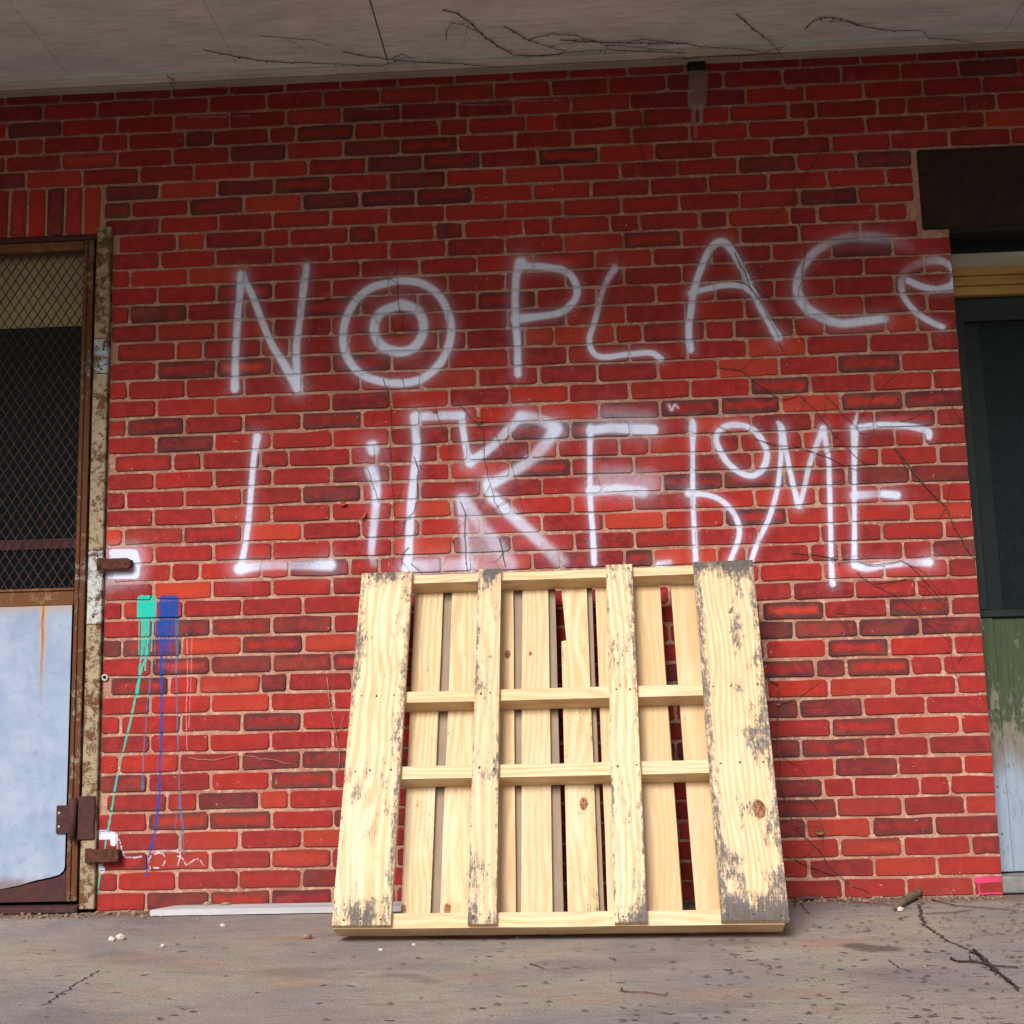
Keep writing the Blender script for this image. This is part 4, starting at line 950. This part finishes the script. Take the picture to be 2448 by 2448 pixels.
# ------------------------------------------------------------------ vines
def jag(pts, n=5, j=.002, plane='wall'):
    out = []
    for i in range(len(pts) - 1):
        a_, b_ = Vector(pts[i]), Vector(pts[i + 1]); m_ = max(2, int((b_ - a_).length / .025))
        for k in range(m_):
            v = a_.lerp(b_, k / m_)
            if k: v += Vector((rnd.gauss(0, j), 0, rnd.gauss(0, j))) if plane == 'wall' else Vector((rnd.gauss(0, j), rnd.gauss(0, j), 0))
            out.append(v)
    out.append(Vector(pts[-1])); return out
def vine(name, label, stems, mat=M_vine, surf='wall', leaves=(), leafmat=M_leaf, cat='vine', group=None, knobs=.5):
    """stems: (points in photo coordinates, radius in mm); the first is the main stem"""
    def P_(x, y):
        if surf == 'wall': q = W(x, y, -.0045); return Vector(q)
        if surf == 'soffit':
            q = G(x, y, 2.858)
            if q[1] > -.085: q = G(x, y, 2.845)
            if q[1] > -.01: q = W(x, y, -.0045)
            return Vector(q)
        return Vector(G(x, y, .004))
    org = P_(*stems[0][0][0]); root = tag(empty(name, org), label, cat, group)
    for i, (pts, rad) in enumerate(stems):
        w = [P_(*q) - org for q in pts]; jp = jag(w, j=.0022, plane='wall' if surf == 'wall' else 'flat')
        n = len(jp); r0 = rad * (.0009 if surf == 'soffit' else .0010); rs = [max(.0006, r0 * (1 - .5 * k / n)) for k in range(n)]
        m_ = MB(); m_.tube(jp, rs, 5)
        off = Vector((0, -.0015, 0)) if surf == 'wall' else Vector((0, 0, -.0015 if surf == 'soffit' else .001))
        for k in range(2, n - 1):
            if rnd.random() < knobs:
                if rnd.random() < .55: m_.blob(jp[k] + off, (rs[k] * (2.6 if surf == 'soffit' else 1.9),) * 3)
                else:
                    an = rnd.uniform(0, 6.28); l = rnd.uniform(.006, .018); dv = Vector((math.cos(an) * l, 0, math.sin(an) * l)) if surf == 'wall' else Vector((math.cos(an) * l, math.sin(an) * l, 0))
                    m_.tube([jp[k], jp[k] + dv * .6, jp[k] + dv], [.0008, .0007, .0005], 3)
        if rad >= 1.2 and surf != 'ground':
            for _k in range(1 + int(n / 14)):
                st0 = rnd.randrange(1, n - 1); v = jp[st0].copy(); dd = (jp[st0 + 1] - jp[st0 - 1]).normalized(); sgn = rnd.choice((-1, 1)) * rnd.uniform(.5, 1.1)
                ax = (0, 1, 0) if surf == 'wall' else (0, 0, 1); dd.rotate(Matrix.Rotation(sgn, 3, ax)); tw = [v.copy()]
                for _q in range(rnd.randrange(3, 9)):
                    dd.rotate(Matrix.Rotation(rnd.gauss(0, .22), 3, ax)); v = v + dd * .018; tw.append(v.copy())
                top_ok = all((q_ + org).z < 2.84 or surf == 'soffit' for q_ in tw) and all((q_ + org).y > -1.2 for q_ in tw) and all((q_ + org).x < 2.73 or surf == 'soffit' for q_ in tw)
                if surf == 'soffit' and any((q_ + org).y > -.085 for q_ in tw): top_ok = False
                if top_ok: m_.tube(tw, [max(.0005, r0 * .6 * (1 - q_ / len(tw))) for q_ in range(len(tw))], 4)
        m_.build('stem' if i == 0 else 'branch', mat, root)
    for (x, y, s_) in leaves:
        q = P_(x, y) - org; m_ = MB(); s2 = s_ * .001; an = rnd.uniform(0, 3)
        ca, sa = math.cos(an), math.sin(an); prof = [(-1, 0, 0), (-.4, .45, .25), (.3, .5, .3), (1, 0, .1), (.3, -.5, .35), (-.4, -.45, .3)]
        vs2 = [(q.x + (a_ * ca - b_ * sa) * s2, q.y - .002 - d_ * s2, q.z + (a_ * sa + b_ * ca) * s2) for a_, b_, d_ in prof] + [(q.x, q.y - .003, q.z)]
        m_.add(vs2, [(i, (i + 1) % 6, 6) for i in range(6)]); m_.build('leaf', leafmat, root, fix=False)
    return root
def cs(k, *pts): return [c(k, x, y) for x, y in pts]
vine('dry_vine', 'thin dry vine hanging down through the ringed letter O', [
    (cs('A2', (0, 1310), (100, 1500), (230, 1560), (300, 1590), (310, 1680), (320, 1750), (345, 1760), (330, 1850), (270, 1895)), 1.3),
    (cs('A2', (300, 1500), (310, 1590), (300, 1640)), 1.0), (cs('A2', (20, 1660), (80, 1700), (150, 1760), (200, 1830)), 1.1)], leaves=[(617, 556, 14), (618, 562, 11)])
vine('dry_vine', 'long thin dry vine dropping from the ringed letter O beside the dotted i', [
    (cs('B2', (225, 200), (250, 260), (268, 400), (265, 600), (275, 800), (290, 1000), (280, 1250)), 1.2),
    (cs('B2', (275, 930), (320, 850), (330, 800)), 1.0), (cs('B2', (135, 700), (160, 780), (185, 840), (200, 900)), 1.0), (cs('B2', (335, 200), (345, 260)), 1.0)],
    leaves=[c('B2', 115, 970) + (18,), c('B2', 5, 905) + (14,)])
vine('dry_vine', 'dry vine wandering down the left stroke of the letter K', [
    (cs('B2', (515, 330), (530, 400), (545, 440), (590, 540), (610, 640), (600, 700)), 1.0),
    (cs('B2', (400, 640), (425, 720), (418, 800), (425, 880), (400, 950), (350, 1000), (325, 1080)), 1.3),
    (cs('B2', (370, 1150), (330, 1200), (325, 1260)), 1.2), (cs('B2', (380, 1240), (440, 1290), (650, 1290)), 1.0)], leaves=[c('B2', 515, 380) + (11,), c('B2', 612, 1105) + (10,)])
vine('dry_vine', 'dry vine crossing the slanting arms of the letter K', [
    (cs('B2', (650, 340), (700, 400), (790, 480), (795, 600), (810, 700), (830, 800), (850, 890), (900, 980)), 1.2),
    (cs('B2', (850, 490), (900, 600), (960, 720), (990, 830), (1020, 950)), 1.1),
    (cs('B2', (660, 890), (690, 960), (685, 1100), (690, 1200), (700, 1290)), 1.4), (cs('B2', (880, 1100), (900, 1180), (915, 1260)), 2.0), (cs('B2', (840, 940), (900, 900), (960, 880)), .9)],
    leaves=[c('B2', 762, 432) + (17,)])
vine('dry_vine', 'dark dry vine running from below the eave down beside the letter A', [
    (cs('A2', (1690, 620), (1670, 800), (1720, 1040), (1780, 1120), (1860, 1200)), 1.4), (cs('A2', (1580, 1230), (1580, 1350), (1555, 1500)), 1.2),
    (cs('A2', (1540, 1540), (1500, 1680), (1445, 1810)), 1.0), (cs('A2', (1780, 1250), (1770, 1380), (1740, 1420)), 1.0)])
vine('dry_vine', 'dry vine on the brick between the letters L and A of the top line', [
    (cs('A2', (1600, 1550), (1680, 1620), (1735, 1720), (1735, 1800), (1765, 1920)), 1.3), (cs('A2', (1700, 1700), (1660, 1780), (1620, 1830)), 1.0)])
vine('dry_vine', 'dark dry vine high on the right, forking over the letters A and C', [
    (cs('A3', (790, 830), (740, 930), (690, 990), (630, 1070), (640, 1200), (680, 1300), (700, 1400), (690, 1480), (685, 1580), (660, 1670)), 1.8),
    (cs('A3', (640, 1120), (560, 1170), (490, 1270), (420, 1330), (395, 1400), (385, 1440)), 1.5), (cs('A3', (440, 1040), (520, 1080), (600, 1110)), 1.2),
    (cs('A3', (980, 1260), (970, 1330)), 1.1)])
vine('dry_vine', 'dry vine lying along the right leg of the letter A', [
    (cs('A3', (300, 1420), (360, 1530), (390, 1620), (450, 1700), (490, 1790), (545, 1880), (550, 1920)), 1.6),
    (cs('A3', (400, 1600), (500, 1690), (580, 1780), (650, 1850), (690, 1920)), 1.3), (cs('A3', (300, 1585), (370, 1600), (410, 1650)), 1.2), (cs('A3', (620, 1760), (660, 1850), (760, 1890), (740, 1930)), 1.2)])
vine('dry_vine', 'dry vines slanting across the brick above the small letters o and M', [
    (cs('B3', (200, 130), (340, 155), (430, 230), (560, 320), (665, 290), (760, 380), (850, 500), (960, 620), (1060, 690)), 1.5),
    (cs('B3', (550, 0), (600, 80), (690, 60), (720, 170), (725, 250)), 1.3), (cs('B3', (810, 290), (900, 390), (985, 470), (1030, 545)), 1.3), (cs('B3', (640, 575), (760, 620), (880, 670), (1005, 720)), 1.5),
    (cs('B3', (410, 540), (510, 570), (610, 580)), 1.3), (cs('B3', (1090, 290), (1020, 400), (985, 480)), 1.2), (cs('B3', (205, 465), (260, 490), (310, 560)), .9), (cs('B3', (740, 480), (800, 420), (815, 300)), 1.0)])
vine('dry_vine', 'sturdy dry vine slanting down to the brick corner right of the last E', [
    (cs('B3', (1200, 590), (1290, 700), (1400, 830), (1490, 920), (1540, 1040), (1600, 1140), (1665, 1225)), 2.6),
    (cs('B3', (1400, 150), (1430, 190), (1480, 280), (1540, 380), (1600, 470)), 1.6), (cs('B3', (1130, 250), (1230, 160), (1340, 145), (1410, 155)), 1.0), (cs('B3', (1240, 440), (1330, 410), (1420, 380)), 1.0),
    (cs('B3', (1500, 900), (1520, 800), (1560, 720)), 1.0)])
vine('dry_vine', 'pale branching vine spreading on the lower right bricks below the last E', [
    (cs('B3', (620, 1185), (750, 1190), (900, 1225), (1100, 1250), (1240, 1225), (1330, 1290), (1420, 1390), (1460, 1440), (1495, 1530), (1510, 1680), (1530, 1800), (1565, 1925)), 1.5),
    (cs('B3', (990, 1290), (1080, 1360), (1250, 1440), (1380, 1570), (1500, 1670)), 1.3), (cs('B3', (860, 1520), (1000, 1525), (1150, 1520), (1290, 1545), (1400, 1600)), 1.0),
    (cs('B3', (1080, 1355), (1200, 1340), (1310, 1325), (1400, 1400), (1450, 1460)), 1.1), (cs('B3', (1480, 1480), (1500, 1350), (1520, 1250)), .9), (cs('B3', (1250, 1230), (1370, 1290), (1470, 1420)), .9),
    (cs('B3', (1560, 1800), (1620, 1700), (1650, 1640)), .8)])
for pts_, r_ in (([], 0),): pass
vine('dry_vine', 'reddish dry vine rooted beside the right edge of the pallet', [
    (cs('C3', (480, -20), (545, 20), (545, 180), (540, 320), (555, 560), (600, 720), (640, 830), (700, 880), (790, 960), (830, 1040), (920, 1120), (1060, 1190)), 2.0),
    (cs('C3', (545, 130), (640, 100), (780, 5)), 1.3), (cs('C3', (690, 640), (770, 720), (800, 830), (800, 950)), 1.1), (cs('C3', (590, 985), (720, 1040), (800, 1070), (880, 1100)), 1.7)],
    leaves=[c('C3', 782, 850) + (17,), c('C3', 548, 130) + (9,)], leafmat=M_leafb)
vine('dry_vine', 'pale hair-thin vine on the bricks left of the pallet', [
    (cs('C1', (1840, -20), (1850, 80), (1870, 200), (1895, 310), (1920, 260), (1935, 200)), 1.0), (cs('C1', (1895, 310), (1915, 420), (1900, 520)), 1.0), (cs('C1', (1060, 430), (1200, 445), (1340, 415), (1640, 465)), .7)], mat=M_vine_pale)
vine('dry_vine', 'knobbly vine trailing along the soffit from the left panel', [
    (cs('A1', (1145, 280), (1290, 310), (1450, 340), (1600, 352), (1930, 362)) + cs('A2', (200, 375), (330, 340), (450, 352), (620, 358)), 1.8),
    (cs('A2', (0, 290), (130, 320), (250, 335), (430, 350), (600, 355), (780, 368), (1050, 400)), 1.8), (cs('A2', (270, 330), (340, 305), (380, 330), (430, 385)), 1.1), (cs('A1', (1460, 200), (1560, 210), (1760, 225), (1880, 260)), 1.2),
    (cs('A1', (980, 415), (975, 455), (1005, 490)), 1.6), (cs('A1', (950, 430), (985, 455)), 1.1)], surf='soffit', knobs=.9)
vine('dry_vine', 'knobbly vine looping down across the middle of the soffit', [
    (cs('A2', (560, 55), (640, 75), (700, 115), (780, 190), (870, 260), (960, 310), (1130, 312), (1300, 292), (1500, 280), (1930, 300)), 2.2),
    (cs('A2', (580, 230), (585, 170), (615, 130), (700, 150), (760, 185)), 1.3), (cs('A2', (905, 150), (1050, 228), (1250, 287)), 2.2), (cs('A2', (1050, 225), (1180, 190), (1320, 200), (1480, 255), (1700, 270), (1930, 292)), 1.6),
    (cs('A2', (1475, 365), (1475, 290), (1500, 240)), 1.2)], surf='soffit', knobs=.9)
vine('dry_vine', 'knobbly vine spreading along the soffit trim towards the right', [
    (cs('A2', (1220, 225), (1400, 235), (1600, 243), (1930, 245)) + cs('A3', (110, 262), (340, 275), (480, 300), (560, 300)), 2.0), (cs('A3', (310, 80), (400, 160), (500, 230), (560, 300)), 2.0),
    (cs('A2', (1600, 240), (1700, 220), (1930, 250)), 1.6), (cs('A3', (0, 330), (200, 315), (450, 310), (600, 250)), 1.4), (cs('A2', (1690, 370), (1800, 320), (1930, 318)), 1.3)], surf='soffit', knobs=.9)
vine('dry_vine', 'knobbly vine arching on the soffit near the top right corner', [
    (cs('A3', (700, 165), (760, 110), (810, 98), (900, 110), (1030, 150), (1200, 176), (1360, 172), (1405, 222)), 2.0), (cs('A3', (830, 122), (950, 125), (1020, 150)), 1.2), (cs('A3', (1400, 215), (1550, 225), (1660, 245)), 1.3)], surf='soffit', knobs=.9)

# ------------------------------------------------------------------ litter on the slab
vine('fallen_twig', 'black forked twig on the slab at the bottom right', [
    (cs('C3', (1520, 1560), (1560, 1578), (1640, 1575), (1740, 1600), (1900, 1612)), 3.2), (cs('C3', (1635, 1570), (1625, 1545)), 2.4), (cs('C3', (1650, 1515), (1700, 1560), (1770, 1630), (1850, 1690), (1900, 1740)), 4.0),
    (cs('C3', (1745, 1605), (1770, 1650)), 3)], surf='ground', cat='twig', mat=simple('black_twig', (.03, .022, .02), (.06, .04, .03), 60, .9), knobs=.3)
vine('fallen_twig', 'long thin twig lying across the slab towards the right edge', [(cs('C3', (1415, 1232), (1560, 1265), (1700, 1275), (1900, 1292)), 2.2), (cs('C3', (1380, 1308), (1550, 1300), (1640, 1290)), 1.8)], surf='ground', cat='twig', knobs=.3)
vine('fallen_twig', 'slender twig with bent ends in front of the pallet right half', [(cs('C2', (1570, 1728), (1565, 1742), (1640, 1750), (1760, 1758), (1815, 1768), (1825, 1755)), 1.8)], surf='ground', cat='twig', knobs=.2)
vine('fallen_twig', 'short curved twig in front of the pallet middle', [(cs('C2', (1055, 1592), (1090, 1600), (1130, 1616)), 1.8)], surf='ground', cat='twig', knobs=.1)
vine('fallen_twig', 'tangle of brown runners on the slab just right of the pallet foot', [(cs('C3', (640, 1270), (640, 1220), (730, 1225), (900, 1235), (1100, 1250), (1300, 1280)), 2.2), (cs('C3', (660, 1240), (690, 1270), (725, 1310)), 1.8), (cs('C3', (900, 1195), (1060, 1190), (1200, 1210), (1290, 1215)), 2.2)], surf='ground', cat='twig', knobs=.4)
a_, b_ = G(*c('C3', 1200, 1300)), G(*c('C3', 1380, 1195))
stk = tag(empty('broken_stick', a_), 'stout broken stick lying at the wall foot on the right', 'stick'); d_ = Vector(b_ - a_)
p = MB(); p.tube([Vector((0, 0, .010)), d_ * .3 + Vector((0, 0, .014)), d_ * .7 + Vector((0, 0, .015)), d_ + Vector((0, 0, .020))], [.004, .012, .014, .011], 8); p.build('wood', M_bark, stk)
for i, (k, x, y, r_) in enumerate((('C3', 1237, 1298, .012), ('C1', 678, 1458, .014), ('C1', 625, 1465, .011), ('C1', 918, 1500, .009), ('C1', 1255, 1385, .010), ('C2', 212, 1518, .006), ('C2', 400, 1490, .006))):
    q = G(*c(k, x, y)); lab = ['white pebble at the end of the broken stick', 'whitest stone chip on the slab below the left end of the pale board', 'stone chip just left of the whitest one on the slab', 'small chip alone on the slab nearer the camera', 'stone chip in front of the pale board middle', 'tiny chip in front of the pallet lower left corner', 'tiny chip under the pallet front edge'][i]
    o = MB().blob((0, 0, r_ * .5), (r_, r_ * .8, r_ * .7)).build('stone_chip', M_peb); o.location = q; tag(o, lab, 'stone')
q = G(*c('C1', 1725, 1452)); o = MB().blob((0, 0, .008), (.015, .012, .010)).build('dirt_clod', M_rub); o.location = q; tag(o, 'dark crumb of dirt left of the pallet foot', 'dirt')
lf = MB(); q = G(*c('C2', 1230, 1425)); 
for sx, l in ((0, .055), (.03, .04), (-.035, .035)):
    lf.add([(sx - l, .004, .006), (sx - l * .3, -.014, .012), (sx + l * .5, -.010, .005), (sx + l, .006, .010), (sx + l * .4, .016, .014), (sx - l * .4, .016, .004), (sx, 0, .018)], [(i, (i + 1) % 6, 6) for i in range(6)])
o = lf.build('dead_leaf', simple('crisp_dead_leaf', (.34, .17, .09), (.20, .08, .045), 60, .85), fix=False); o.location = (q[0], q[1], 0); tag(o, 'crumpled brown dead leaf under the front edge of the pallet', 'leaf')
lf = MB(); q = G(*c('C3', 705, 1240)); lf.add([(-.05, 0, .004), (-.01, -.015, .010), (.05, -.006, .006), (.045, .010, .012), (-.01, .016, .005), (0, 0, .016)], [(i, (i + 1) % 5, 5) for i in range(5)])
o = lf.build('dead_leaf', simple('dark_dead_leaf', (.06, .04, .05), (.10, .06, .06), 60, .85), fix=False); o.location = (q[0], q[1], 0); tag(o, 'dark dead leaf on the slab by the right foot of the pallet', 'leaf')
rb = MB(); lt = MB()
for _ in range(1500):                        # mortar crumbs swept against the wall foot
    x = rnd.uniform(-.5, 2.72); y = -abs(rnd.gauss(0, .035)) - .003
    if x < .25: y -= abs(rnd.gauss(0, .05))
    r_ = min(.009, rnd.expovariate(1 / .0026) + .0012); rb.blob((x, y, r_ * .4), (r_, r_, r_ * .7))
tag(rb.build('mortar_rubble', M_rub), kind='stuff')
for _ in range(160):
    x = rnd.uniform(-.4, 2.9); y = rnd.uniform(-1.6, -.02); r_ = min(.006, rnd.expovariate(1 / .0014) + .0009); lt.blob((x, y, r_ * .4), (r_, r_, r_ * .7))
tag(lt.build('grit', M_rub), kind='stuff')
lt = MB()
for _ in range(520):                         # leaf and bark fragments, thickest on the right
    x = 2.9 - abs(rnd.gauss(0, .75)); y = rnd.uniform(-1.65, -.02); l = rnd.uniform(.003, .012); an = rnd.uniform(-.5, .5); ca, sa = math.cos(an) * l, math.sin(an) * l; w_ = l * .35
    lt.add([(x - ca, y - sa, .002), (x + sa * .4, y - w_, .004), (x + ca, y + sa, .0025), (x, y + w_, .005), (x, y, .006)], [(0, 1, 4), (1, 2, 4), (2, 3, 4), (3, 0, 4)])
tag(lt.build('bark_litter', simple('bark_fragments', (.05, .03, .03), (.10, .06, .05), 40, .9), fix=False), kind='stuff')
